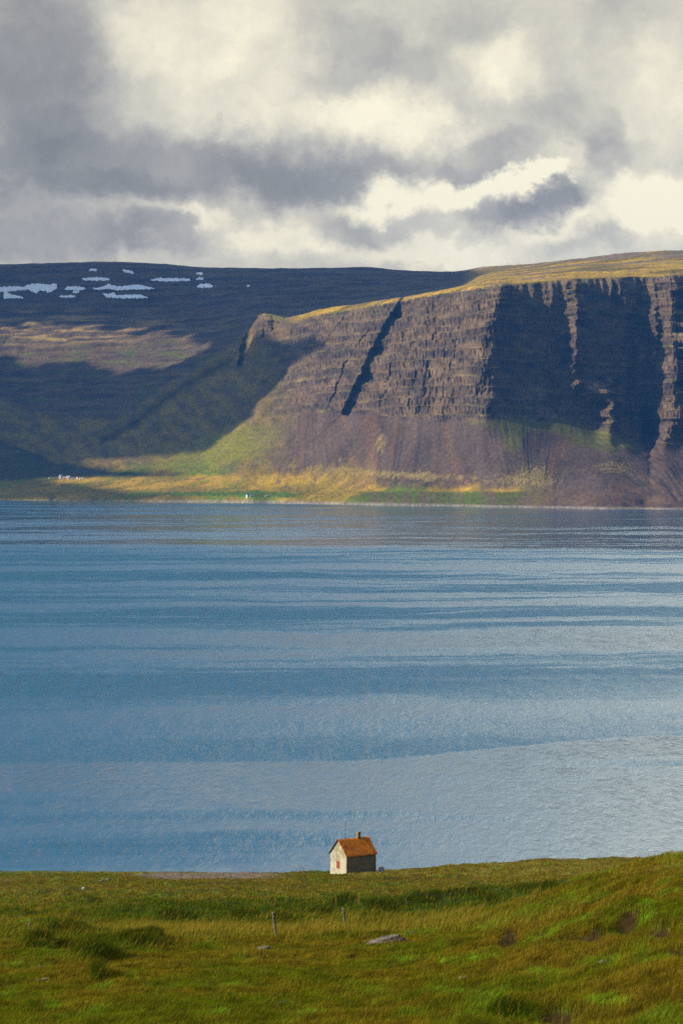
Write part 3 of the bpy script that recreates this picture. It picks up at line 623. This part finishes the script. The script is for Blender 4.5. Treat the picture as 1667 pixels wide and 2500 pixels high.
meadow = mesh_np('ground', np.stack([GX, GY, GZ2], -1).reshape(-1, 3), grid_faces(len(nu), len(ncols)), meadow_mat, True)
attr_col(meadow, 'albedo', np.clip(gcol, .004, .8).reshape(-1, 3))
tag(meadow, 'grassy slope running down to the shore', kind='structure')

# the knoll under the photographer, joining the slope
bx, by = np.meshgrid(np.linspace(-160, 160, 161), np.linspace(-120, 58, 90))
bzl = 69.2-.205*np.maximum(by, 0)-.02*np.maximum(-by, 0)+.25*fbm(bx/9, by/9, 290, 3)*sst(0, 25, np.hypot(bx, by))-1.6*sst(38, 58, by)-.5*sst(28, 46, by)
bc, _ = tints(bx*0+800, bx*0+2450, bx, by, bx*0, bx*0)
knollg = mesh_np('ground', np.stack([bx, by, bzl], -1).reshape(-1, 3), grid_faces(90, 161), meadow_mat, True)
attr_col(knollg, 'albedo', np.clip(bc, .004, .8).reshape(-1, 3)); tag(knollg, 'grassy hilltop behind the viewpoint', kind='structure')
# grass: many single blades
def pick(nb_, ulo, uhi, pxl=-420, pxh=2080):
    px = rng.uniform(pxl, pxh, nb_); uu = rng.uniform(ulo, uhi, nb_)
    o1 = np.argsort(px); px = px[o1]; uu = uu[o1]
    A = pchip(nkx, NA, px); z_ = CAMZ-(A[..., 0]-HOR)/F*A[..., 1]
    # bilinear read of the ground grid keeps the roots on the surface
    ci = np.clip(np.searchsorted(ncols, px)-1, 0, len(ncols)-2); ri = np.clip(np.searchsorted(nu, uu)-1, 0, len(nu)-2)
    a = (px-ncols[ci])/(ncols[ci+1]-ncols[ci]); b_ = (uu-nu[ri])/(nu[ri+1]-nu[ri])
    def bl_(M): return (M[ri, ci]*(1-a)*(1-b_)+M[ri, ci+1]*a*(1-b_)+M[ri+1, ci]*(1-a)*b_+M[ri+1, ci+1]*a*b_)
    return px, uu, bl_(GX), bl_(GY), bl_(GZ2), bl_(GPY)
def blades(n_, ulo, uhi, tall=0.0, pxl=-420, pxh=2080):
    px, uu, x, y, z, py = pick(n_, ulo, uhi, pxl, pxh)
    _, soil, lush = relief(px, py, x, y); col, grav = tints(px, py, x, y, soil, lush); lush = lush*np.where(lush > 1, .85, 1)
    keep = (rng.random(n_) > soil*.86) & (rng.random(n_) > grav*.9) & (np.hypot(x-1.7, y-391) > 3.9)
    clump = fbm(x/.9, y/1.3, 300, 3)
    h = (.16+.12*rng.random(n_)+.14*np.maximum(clump, 0)+(.20*np.clip(lush, 0, 1)+np.where(y > 140, .34, .10)*np.clip(lush-1, 0, 1))*(.5+.8*rng.random(n_)))
    straw = sst(.0, .5, .9*ell(px, py, 900, 2268, 700, 22, 2)+.5*fbm(x/3, y/7, 305, 3))
    if tall: h = .35+.45*rng.random(n_); keep &= (rng.random(n_) < straw*tall)
    h = h*np.where(y > 250, .9, 1.0)
    wd = np.maximum(.011, y*2.4e-4)*(.6+.8*rng.random(n_))*(0.7 if tall else 1)
    th = rng.uniform(0, 2*np.pi, n_)
    lean = .30+.35*rng.random(n_); tipx = h*(lean*.8+.35*rng.normal(size=n_)*.8); tipy = h*.30*rng.normal(size=n_)
    ax = np.cos(th)*wd/2; ay = np.sin(th)*wd/2
    if tall: base = np.array([.26,.19,.020])
    tint = col*(.75+.75*rng.random((n_, 1)))
    hue = rng.random(n_)
    tint = np.where((hue < .12)[:, None], np.array([.24,.165,.018]), tint)
    tint = np.where(((hue > .93) & (lush < .5))[:, None], np.array([.14,.05,.010]), tint)
    if tall: tint = base*(.7+.6*rng.random((n_, 1)))
    m = keep
    r0 = np.stack([x-ax, y-ay, z-.02], -1)[m]; r1 = np.stack([x+ax, y+ay, z-.02], -1)[m]
    k = .55
    m0 = np.stack([x-ax*.7+tipx*k*.6, y-ay*.7+tipy*k*.6, z+h*k], -1)[m]; m1 = np.stack([x+ax*.7+tipx*k*.6, y+ay*.7+tipy*k*.6, z+h*k], -1)[m]
    tp = np.stack([x+tipx, y+tipy, z+h*(1-.25*lean)], -1)[m]
    V_ = np.stack([r0, r1, m1, m0, tp], 1).reshape(-1, 3); k_ = m.sum(); i = np.arange(k_)*5
    Fc = np.concatenate([np.stack([i, i+1, i+2], -1), np.stack([i, i+2, i+3], -1), np.stack([i+3, i+2, i+4], -1)])
    return V_, Fc, np.repeat(tint[m], 5, 0)
parts = [blades(390000, 0.05, 1.0), blades(430000, 1.0, 2.0), blades(160000, 2.0, 3.0), blades(190000, 3.0, 4.0), blades(190000, 4.0, 5.0), blades(80000, 5.0, 6.05), blades(155000, 1.3, 4.2, .55), blades(150000, .3, 3.5, 0, 2080, 3400), blades(130000, .3, 3.5, 0, -1700, -420)]
off = 0; VV = []; FF = []; TT = []
for V_, f_, t_ in parts: VV.append(V_); FF.append(f_+off); TT.append(t_); off += len(V_)
gm = bpy.data.materials.new('grass_blade'); gm.use_nodes = True; n = NT(gm.node_tree); n.n.clear()
a = n.new('ShaderNodeAttribute', attribute_name='albedo').outputs['Color']
df = n.new('ShaderNodeBsdfDiffuse'); n.put(df.inputs[0], a); tr = n.new('ShaderNodeBsdfTranslucent'); n.put(tr.inputs[0], n.mix(.5, a, (.16,.15,.005)))
ms = n.new('ShaderNodeMixShader'); ms.inputs[0].default_value = .35; n.l.new(df.outputs[0], ms.inputs[1]); n.l.new(tr.outputs[0], ms.inputs[2])
o_ = n.new('ShaderNodeOutputMaterial'); n.l.new(ms.outputs[0], o_.inputs[0])
grass = mesh_np('grass', np.concatenate(VV), np.concatenate(FF), gm)
attr_col(grass, 'albedo', np.concatenate(TT))
tag(grass, 'wind blown green and straw coloured grass covering the slope', 'grass', kind='stuff')

def near_at(px, py):
    "visible point of the near slope at that column and row"
    j = int(np.argmin(np.abs(ncols-px))); r = HOR-(GZ2[:, j]-CAMZ)/GY[:, j]*F
    k = int(np.argmax(np.minimum.accumulate(r) <= py)); return np.array([GX[k, j], GY[k, j], GZ2[k, j]])
def near_z(x, y):
    px = x*F/y+CX; j = int(np.argmin(np.abs(ncols-px))); k = int(np.argmin(np.abs(GY[:, j]-y))); return GZ2[k, j]

# ------------------------------------------------------------------ things
import bmesh
def bobj(name, bm, mat, parent=None, smooth=False):
    me = bpy.data.meshes.new(name); bm.normal_update(); bm.to_mesh(me); bm.free(); me.materials.append(mat)
    for p in me.polygons: p.use_smooth = smooth
    o = bpy.data.objects.new(name, me); COL.objects.link(o)
    if parent: o.parent = parent
    return o
def add_box(bm, x0, x1, y0, y1, z0, z1):
    v = [bm.verts.new(c) for c in ((x0,y0,z0),(x1,y0,z0),(x1,y1,z0),(x0,y1,z0),(x0,y0,z1),(x1,y0,z1),(x1,y1,z1),(x0,y1,z1))]
    for f in ((3,2,1,0),(4,5,6,7),(0,1,5,4),(1,2,6,5),(2,3,7,6),(3,0,4,7)): bm.faces.new([v[i] for i in f])
def add_rod(bm, pts, rad, seg=8):
    rings = []
    for i, p in enumerate(pts):
        p = Vector(p); q = Vector(pts[min(i+1, len(pts)-1)])-Vector(pts[max(i-1, 0)]); q.normalize()
        a = q.orthogonal().normalized(); c = q.cross(a); r = rad[i] if isinstance(rad, (list, tuple)) else rad
        rings.append([bm.verts.new(p+r*(a*math.cos(2*math.pi*k/seg)+c*math.sin(2*math.pi*k/seg))) for k in range(seg)])
    for r0, r1 in zip(rings[:-1], rings[1:]):
        for k in range(seg): bm.faces.new([r0[k], r0[(k+1) % seg], r1[(k+1) % seg], r1[k]])
    bm.faces.new(rings[0][::-1]); bm.faces.new(rings[-1])
def empty(name, loc, rz=0):
    o = bpy.data.objects.new(name, None); COL.objects.link(o); o.location = loc; o.rotation_euler = (0, 0, rz); return o

# the stone hut
TH = R(34); Lh, Wh = 5.45, 4.45; HE, HR = 3.12, 5.30
cw = P(846, 2138, 388); dl = np.array([math.cos(TH), math.sin(TH)]); dg = np.array([-math.sin(TH), math.cos(TH)])
ctr = cw[:2]+dl*Lh/2+dg*Wh/2
hut = empty('stone_hut', (ctr[0], ctr[1], cw[2]), TH)
tag(hut, 'small lone stone hut with rusty red roof standing on the meadow by the water', 'hut')
lime = simple_mat('lime_washed_stone', (.72,.66,.50), .9, .3, 1.8, 1.0, .1, col2=(.47,.40,.27), bscale=5)
wm2, n, b, _ = mat_new('rendered_wall')
tc = n.new('ShaderNodeTexCoord').outputs['Object']; ox, oy, oz = n.sep(tc)
stain = n.noise(tc, 1.3, 7, .65, .4); fine_ = n.noise(tc, 7, 5, .65)
crs = n.noise(n.comb(n.math('MULTIPLY', ox, .6), n.math('MULTIPLY', oy, .6), n.math('MULTIPLY', oz, 4.0)), 1.0, 4, .6)
up_ = n.maprange(oz, 1.6, 3.4, 0.0, .16)
cc = n.mix(n.maprange(n.math('ADD', stain, up_), .47, .68, 0, 1, True), (.45,.415,.29), (.27,.225,.13))
cc = n.mix(n.math('MULTIPLY', n.maprange(crs, .52, .7, 0, 1, True), .5), cc, (.38,.31,.18))
cc = n.mix(n.math('MULTIPLY', n.maprange(fine_, .5, .75, 0, 1), .45), cc, (.30,.25,.15))
side = n.maprange(oy, -Wh/2+.06, -Wh/2+.12, 1, 0)       # long wall's shade painted in as a darker colour
cc = n.mix(side, cc, n.mix(n.maprange(crs, .4, .65, 0, 1), (.17,.135,.075), (.26,.21,.12)))
n.put(b.inputs['Base Color'], cc); b.inputs['Roughness'].default_value = .95; b.inputs['Specular IOR Level'].default_value = .1
bp = n.new('ShaderNodeBump'); bp.inputs['Strength'].default_value = .8; bp.inputs['Distance'].default_value = .06
n.put(bp.inputs['Height'], n.noise(tc, 4.5, 6, .65)); n.l.new(bp.outputs[0], b.inputs['Normal'])
bm = bmesh.new()
def wob(p, a=.035):
    return (p[0]+a*float(perlin(p[1]*1.3+p[2]*1.1, p[0]*.9, 400)), p[1]+a*float(perlin(p[0]*1.2+5, p[2]*1.3, 401)), p[2])
WY0, WY1, WZ0, WZ1 = -.42, .52, .80, 1.92     # window opening in the left gable (local y, z)
def gtop(y_): return HE-.06+(HR-HE)*(1-abs(y_)/(Wh/2)) - .08
ys = sorted(set(list(np.linspace(-Wh/2, Wh/2, 17))+[0.0, WY0, WY1])); zs0 = np.linspace(-.9, HE-.14, 22); zs0 = sorted(list(zs0)+[WZ0, WZ1])
xs = np.linspace(-Lh/2, Lh/2, 22)
def gable(xc):
    g = {}
    for y_ in ys:
        t = gtop(y_)
        for i, z_ in enumerate(zs0): g[(y_, i)] = bm.verts.new(wob((xc, y_, z_), .03 if abs(abs(y_)-Wh/2) > .01 else .03))
        for q in range(1, 5): g[(y_, len(zs0)-1+q)] = bm.verts.new((xc, y_, zs0[-1]+(t-zs0[-1])*q/4))
    for a_, b_ in zip(ys[:-1], ys[1:]):
        for i in range(len(zs0)+3):
            if xc < 0 and WY0-1e-6 <= a_ and b_ <= WY1+1e-6 and i < len(zs0)-1 and WZ0-1e-6 <= zs0[i] and zs0[i+1] <= WZ1+1e-6: continue
            bm.faces.new([g[(a_, i)], g[(b_, i)], g[(b_, i+1)], g[(a_, i+1)]][::(-1 if xc < 0 else 1)])
    return g
gL = gable(-Lh/2); gR = gable(Lh/2)
for s_ in (-1, 1):
    yk = ys[0] if s_ < 0 else ys[-1]
    prev = [gL[(yk, i)] for i in range(len(zs0)+4)]
    for xi in xs[1:]:
        cur = [gR[(yk, i)] for i in range(len(zs0)+4)] if xi == xs[-1] else [bm.verts.new(wob((xi, yk, z_), .05)) for z_ in zs0]+[bm.verts.new((xi, yk, zs0[-1]+(gtop(yk)-zs0[-1])*q/4)) for q in range(1, 5)]
        for i in range(len(zs0)+3): bm.faces.new([prev[i], cur[i], cur[i+1], prev[i+1]][::(-1 if s_ > 0 else 1)])
        prev = cur
wl = bobj('wall', bm, wm2, hut, True)
# window with reveal, frame and boarded shutter
bm = bmesh.new(); t_ = .05; x0 = -Lh/2
for (a0, a1, b0, b1) in ((WY0-.03, WY0+t_, WZ0-.03, WZ1+.03), (WY1-t_, WY1+.03, WZ0-.03, WZ1+.03), (WY0+t_, WY1-t_, WZ0-.03, WZ0+t_), (WY0+t_, WY1-t_, WZ1-t_, WZ1+.03)):
    add_box(bm, x0+.03, x0+.22, a0, a1, b0, b1)
win = bobj('window', bm, simple_mat('window_paint', (.30,.055,.03), .7, .3, 5, .3), hut)
bm = bmesh.new()
for k in range(4):
    a0 = WY0+t_+k*(WY1-WY0-2*t_)/4; add_box(bm, x0+.07+.006*(k % 2), x0+.12, a0+.004, a0+(WY1-WY0-2*t_)/4-.004, WZ0+t_, WZ1-t_)
bobj('shutter_board', bm, simple_mat('red_board', (.33,.06,.035), .75, .3, 4, .4), win)
# corrugated roof, two slopes meeting at the ridge
rm, n, b, _ = mat_new('rusty_iron')
tc = n.new('ShaderNodeTexCoord').outputs['Object']; ox, oy, oz = n.sep(tc)
rn = n.noise(tc, 1.1, 7, .68, .5); rn2 = n.noise(n.comb(n.math('MULTIPLY', ox, 3.2), n.math('MULTIPLY', oy, .7), oz), 1.0, 5, .6)
cc = n.ramp(n.math('ADD', n.math('MULTIPLY', rn, .6), n.math('MULTIPLY', rn2, .4)), [(.36,(.30,.060,.003)), (.5,(.60,.165,.004)), (.62,(.72,.23,.008)), (.75,(.36,.10,.01))])
n.put(b.inputs['Base Color'], cc); b.inputs['Roughness'].default_value = .75; b.inputs['Specular IOR Level'].default_value = .2
def roof_side(s_):
    bm = bmesh.new(); n1 = 140; ov = .16; ove = .22; xs_ = np.linspace(-Lh/2-ov, Lh/2+ov, n1); sl = (HR-HE)/(Wh/2)
    rows = []
    for t in np.linspace(0, 1, 9):
        y_ = s_*(Wh/2+ove)*t; r_ = []
        for xx in xs_:
            sag = -.10*math.sin(math.pi*(xx/Lh+.5))*(1-.4*t); kink = .05*math.exp(-((xx-1.55-.9*t)/.10)**2)*(t > .12)
            z_ = HR-sl*abs(y_)+.018*math.cos(xx*2*math.pi/.09*.5)+sag*.5+kink*s_*-1+.02*float(perlin(xx*1.3, t*3, 410))
            r_.append(bm.verts.new((xx, y_+(0.012*s_ if t == 0 else 0), z_)))
        rows.append(r_)
    top = [list(r) for r in rows]
    fs = []
    for a_, b_ in zip(rows[:-1], rows[1:]):
        for k in range(n1-1): fs.append(bm.faces.new([a_[k], b_[k], b_[k+1], a_[k+1]][::(1 if s_ < 0 else -1)]))
    ret = bmesh.ops.extrude_face_region(bm, geom=fs)
    bmesh.ops.translate(bm, verts=[e for e in ret['geom'] if isinstance(e, bmesh.types.BMVert)], vec=(0, -.03*s_*.0, -.07))
    bmesh.ops.recalc_face_normals(bm, faces=bm.faces)
    return bm
roof = bobj('roof', roof_side(-1), rm, hut, True)
roofb = bobj('roof', roof_side(1), rm, hut, True)
darkwood = simple_mat('dark_board', (.05,.035,.03), .85, .3, 6, .3)
bm = bmesh.new()
for s_ in (1,):
    sl = (HR-HE)/(Wh/2); xg = -Lh/2-.165
    for (x0_, x1_) in ((xg-.03, xg-.002),):
        pts = [(x0_, s_*0.02, HR+.03), (x0_, s_*(Wh/2+.24), HR-sl*(Wh/2+.24)+.03), (x0_, s_*(Wh/2+.24), HR-sl*(Wh/2+.24)-.22), (x0_, s_*0.02, HR-.22)]
        va = [bm.verts.new(p) for p in pts]; vb = [bm.verts.new((x1_, p[1], p[2])) for p in pts]
        bm.faces.new(va); bm.faces.new(vb[::-1])
        for k in range(4): bm.faces.new([va[k], va[(k+1) % 4], vb[(k+1) % 4], vb[k]])
bmesh.ops.recalc_face_normals(bm, faces=bm.faces)
bobj('bargeboard', bm, darkwood, hut)
bm = bmesh.new(); cxh = -Lh/2+.68*Lh
add_box(bm, cxh-.24, cxh+.24, -.22, .22, HR-.45, HR+.72); add_box(bm, cxh-.30, cxh+.30, -.28, .28, HR+.722, HR+.84); add_box(bm, cxh-.28, cxh+.28, -.26, .26, HR-.05, HR+.10)
bmesh.ops.bevel(bm, geom=bm.edges[:], offset=.015, segments=1)
bobj('chimney', bm, simple_mat('yellowed_plaster', (.46,.30,.07), .9, .6, 5, .6, col2=(.10,.08,.05)), roof)
bm = bmesh.new(); axh = -Lh/2+.23*Lh
add_rod(bm, [(axh, 0, HR-.3), (axh+.02, 0, HR+1.4), (axh+.10, 0, HR+2.55)], [.05, .04, .03], 6)
bobj('aerial_mast', bm, simple_mat('dark_iron', (.06,.05,.05), .6, .3, 5, .1), roof)

# barrel / tank beside the hut
bp_ = P(931, 2133, 392); tk = empty('water_tank', (bp_[0], bp_[1], near_z(bp_[0], bp_[1])+.12), .3)
tag(tk, 'small pale blue round tank with a rusty lid in the grass right of the hut', 'tank')
bm = bmesh.new(); add_rod(bm, [(0,0,0),(0,0,.06),(0,0,.35),(0,0,.38),(0,0,.41),(0,0,.74)], [.42,.44,.44,.46,.44,.43], 20)
bobj('tank_body', bm, simple_mat('pale_blue_paint', (.50,.58,.62), .6, .4, 4, .2, col2=(.26,.33,.38)), tk)
bm = bmesh.new(); add_rod(bm, [(0,0,.742),(0,0,.80),(0,0,.86)], [.47,.46,.18], 20)
bobj('lid', bm, simple_mat('rusty_lid', (.42,.22,.14), .8, .4, 6, .3), tk)

# fence posts
wood = simple_mat('weathered_wood', (.24,.20,.13), .95, .5, 9, 1.0, .05, col2=(.075,.06,.04), bscale=25)
def post(px, base, top, lean, label, rad=.055, Yf=None):
    g = near_at(px, base); Yp = g[1]; h = (base-top)/F*Yp; bm = bmesh.new(); k = lean/F*Yp
    pts = [(0,0,-.3)]+[(-k*(1-(1-t)**1.0)*1.0, .02*t, h*t) for t in (0,.25,.5,.75,.94,1.0)]
    add_rod(bm, pts, [rad*1.05,rad*1.05,rad*.98,rad*1.0,rad*.95,rad*.98,rad*.7], 9)
    for v in bm.verts: v.co.x += .012*float(perlin(v.co.z*4+px, v.co.y*30, 420)); v.co.y += .012*float(perlin(v.co.z*4, v.co.x*30+px, 421))
    o = bobj('fence_post', bm, wood, None, True); o.location = g
    return tag(o, label, 'fence post', 'old fence posts in the grass')
post(673, 2288, 2228, 8, 'tall leaning fence post with a rock in the grass left below it', .060)
post(843, 2272, 2217, 7, 'leaning fence post standing highest in the grass below the hut', .060)
post(74, 2276, 2254, 0, 'short thick fence post stub at the left edge of the meadow', .075)
post(744, 2136, 2119, 5, 'thin pale stick leaning near the shore left of the hut', .05)

# rocks
rock_mat = simple_mat('lichen_rock', (.20,.165,.125), .95, .45, 3.0, 1.0, .1, col2=(.085,.065,.05), bscale=12)
rock_brown = simple_mat('brown_rock', (.34,.27,.17), .95, .45, 3.0, 1.0, .1, col2=(.055,.035,.02), bscale=12)
def rockm(px, py, wpx, hpx, tilt, label, mat=None, seed=1, depth=1.0, name='rock', sink=.35):
    g = near_at(px, py+hpx*.35); Yp = g[1]; s_ = Yp/F; bm = bmesh.new()
    bmesh.ops.create_icosphere(bm, subdivisions=5, radius=1.0)
    for v in bm.verts:
        c_ = v.co.copy(); d_ = 1+.28*float(fbm(c_.x*1.3+seed*3.1, c_.y*1.3+c_.z*1.7, 430, 3))+.06*float(fbm(c_.x*5+seed, c_.z*5+c_.y*4, 434, 3))
        q = c_*d_; q.z = min(q.z, .72+.05*math.sin(3*q.x)); q.z = max(q.z, -.6); v.co = q
    for v in bm.verts: v.co = Vector((v.co.x*wpx/2*s_, v.co.y*wpx/2*s_*depth, v.co.z*hpx/1.3*s_ + math.tan(R(tilt))*v.co.x*wpx/2*s_))
    o = bobj(name, bm, mat or rock_mat, None, True); o.location = (g[0], g[1]+.1, g[2]+hpx*s_*.30)
    return tag(o, label, 'rock', 'rocks lying in the grass')
rockm(941, 2302, 92, 21, 9, 'large flat grey rock lying in the grass, biggest in the meadow', None, 1, .7)
rockm(645, 2322, 36, 19, 3, 'small pointed rock in the grass below the left tall fence post', rock_mat, 5, .8)
rockm(1000, 2282, 28, 7, 4, 'small flat grey rock just behind the largest rock', None, 3)
rockm(95, 2400, 52, 8, 8, 'low brown mossy rock in the turf at the lower left', rock_brown, 4, .7)
rockm(93, 2366, 20, 11, 20, 'small pale rock just above the low brown mossy one', None, 6)
rockm(1474, 2356, 26, 10, 5, 'small grey rock in bright green grass at the right', None, 7)
rockm(1135, 2392, 30, 9, -6, 'thin dark rim of rock showing through the turf at bottom centre', rock_brown, 8)
rockm(848, 2347, 14, 7, 10, 'tiny brown stone in a bare patch below the largest rock', rock_brown, 9)
rockm(690, 2455, 30, 8, 12, 'small pale flat stone near the bottom of the slope', None, 11)
rockm(250, 2152, 14, 5, 0, 'left of two small grey stones near the shore', None, 12)
rockm(266, 2150, 12, 4, 0, 'right of two small grey stones near the shore', rock_brown, 13)
rockm(205, 2172, 7, 5, 10, 'tiny bright white stone on the meadow near the shore', simple_mat('white_stone', (.55,.54,.5), .8, .1), 14)

# farm buildings across the fjord
def building(px, py, wpx, hpx, wall, roofc, label, rz=.4, deep=1.0, cat='house', roofh=.45, name='farmhouse'):
    g, k, j = ground_at(px, py); s_ = g[1]/F; W_ = wpx*s_; D_ = W_*deep; H_ = hpx*s_*(1-roofh); r_ = hpx*s_*roofh
    e = empty(name, (g[0], g[1], g[2]-.3), rz)
    bm = bmesh.new(); hw, hd = W_/2, D_/2
    pts = [(-hw,-hd,-3),(hw,-hd,-3),(hw,hd,-3),(-hw,hd,-3),(-hw,-hd,H_),(hw,-hd,H_),(hw,hd,H_),(-hw,hd,H_),(-hw,0,H_+r_*.97),(hw,0,H_+r_*.97)]
    v = [bm.verts.new(p) for p in pts]
    for f in ((3,2,1,0),(0,1,5,4),(2,3,7,6),(1,2,6,9,5),(3,0,4,8,7)): bm.faces.new([v[i] for i in f])
    bobj('wall', bm, simple_mat('farm_wall', wall, .8, .08, .5, .05), e)
    bm = bmesh.new(); a = .35
    for s in (-1, 1):
        q = [(-hw-a, 0, H_+r_), (hw+a, 0, H_+r_), (hw+a, s*(hd+a), H_-.3), (-hw-a, s*(hd+a), H_-.3)]
        va = [bm.verts.new(p) for p in q]; vb = [bm.verts.new((p[0], p[1], p[2]+.3)) for p in q]
        bm.faces.new(va); bm.faces.new(vb[::-1])
        for i in range(4): bm.faces.new([va[i], va[(i+1) % 4], vb[(i+1) % 4], vb[i]])
    bmesh.ops.recalc_face_normals(bm, faces=bm.faces)
    bobj('roof', bm, simple_mat('farm_roof', roofc, .6, .1, .5, .05), e)
    return tag(e, label, cat, 'farm buildings across the fjord')
WH = (.66,.66,.63)
building(122, 1170, 5, 4, (.7,.68,.30), (.55,.52,.25), 'smallest yellowish shed at the left end of the distant farm', .5)
building(133, 1170, 7, 5, (.55,.35,.30), (.42,.22,.20), 'pale reddish building second from the left in the distant farm', .3)
building(150, 1168, 8, 10, WH, (.62,.42,.35), 'tallest white farmhouse of the distant farm', .9, .9)
building(158, 1169, 6, 5, (.55,.60,.58), (.70,.75,.74), 'low grey building touching the right side of the tallest farmhouse', .3)
building(167, 1169, 11, 7, (.62,.32,.14), WH, 'distant farm building with a white roof and orange walls', -.5, .6)
building(178, 1170, 10, 4, (.45,.46,.45), (.38,.40,.42), 'low grey barn in the middle right of the distant farm', .2, .6)
building(192, 1169, 6, 6, WH, (.55,.16,.12), 'white building with a red roof near the right end of the farm', .6)
building(200, 1171, 9, 4, (.80,.77,.52), (.72,.72,.62), 'low cream building at the right end of the distant farm', .3, .6)
building(605, 1213, 8, 7, WH, (.06,.38,.16), 'small white house with green roof alone by the far shore', R(34), .75)
building(613, 1213, 6, 5, (.30,.35,.32), (.16,.24,.20), 'grey green shed touching the green roofed house', .3)
building(651, 1213, 7, 5, (.42,.32,.22), (.36,.28,.20), 'small tan hut right of the green roofed house', .2)

# ------------------------------------------------------------------ cloud that shades the left of the mountain
ZC = 1500.0
def lift(p): return p+SV*((ZC-p[2])/SV[2])
def sheet_pt(px, uu):
    j = int(np.argmin(np.abs(cols-px))); k = int(np.argmin(np.abs(u-uu))); return np.array([X[k, j], Y[k, j], Z[k, j]])
def proj(seq):
    o = []
    for e in seq:
        if len(e) == 3: p = sheet_pt(e[0], e[2])
        else: p = ground_at(*e)[0]
        o.append(tuple(lift(p)[:2]))
    return o
main = proj([(-880,1118),(-400,1110),(0,1104),(140,1124),(260,1120),(400,1112),(490,1100),(545,1070),(600,1020),(650,965),(700,905),(740,868),(800,838),(770,826),(715,842),(690,838),(668,822),(640,812),(618,826),
  (600,860),(596,0,7.0),(622,0,7.6),(700,0,8.2),(850,0,8.0),(1000,0,8.2),(1100,0,8.3),(1150,0,8.6),(1185,0,9.4),(1150,0,10.4),(1120,0,11.2),(1100,0,12),(0,0,12),(-880,0,12)])
spur = proj([(-880,1215),(0,1220),(120,1221),(300,1222),(460,1221),(330,1203),(230,1190),(120,1176),(100,1165),(250,1163),(440,1160),(330,1148),(140,1124),(0,1104),(-880,1118)])
hole = proj([(-500,780),(-100,775),(100,785),(300,795),(430,812),(520,850),(430,895),(250,905),(0,885),(-500,850)])
allp = np.array(main+spur); step = 16.0
qx = np.arange(allp[:, 0].min()-100, allp[:, 0].max()+100, step); qy = np.arange(allp[:, 1].min()-100, allp[:, 1].max()+100, step)
QX, QY = np.meshgrid(qx, qy)
fld = np.maximum(poly_sd(QX, QY, main), poly_sd(QX, QY, spur)) + 45*fbm(QX/170, QY/170, 500, 5)
hl = poly_sd(QX, QY, hole) + 150*fbm(QX/240, QY/120, 510, 6) - 10
fld = np.minimum(fld, -hl)
th = np.sqrt(np.clip(fld, 0, 400)/400); lump = 1+.5*fbm(QX/90, QY/90, 520, 4)
zt = ZC + 34*th*lump; zb = ZC - 22*th*lump
nrq, ncq = QX.shape; fc = grid_faces(nrq, ncq); ins = (fld > 0).ravel(); fc = fc[ins[fc].any(1)]
nv = nrq*ncq
Vt = np.stack([QX, QY, zt], -1).reshape(-1, 3); Vb = np.stack([QX, QY, zb-.5], -1).reshape(-1, 3)
faces_ = np.concatenate([fc, fc[:, ::-1]+nv]); used, inv = np.unique(faces_, return_inverse=True)
VVc = np.concatenate([Vt, Vb])[used]
cloudo = mesh_np('cloud', VVc, inv.reshape(faces_.shape), simple_mat('cloud_white', (.85,.86,.88), 1.0, .05, .01, .1), True)
tag(cloudo, 'broad flat grey cloud high above the left shore', 'cloud', kind='structure')

# ------------------------------------------------------------------ haze
bm = bmesh.new(); add_box(bm, -7000, 6500, -300, 9400, -6, 860)
hm, n, b, o_ = mat_new('thin_air'); n.n.remove(b)
pv = n.new('ShaderNodeVolumePrincipled'); pv.inputs['Density'].default_value = 2.6e-5; pv.inputs['Color'].default_value = (.10, .37, .95, 1)
pv.inputs['Anisotropy'].default_value = 0.0
n.l.new(pv.outputs[0], o_.inputs['Volume'])
hz = bobj('haze', bm, hm); tag(hz, 'thin blue haze over the fjord', 'haze', kind='stuff')
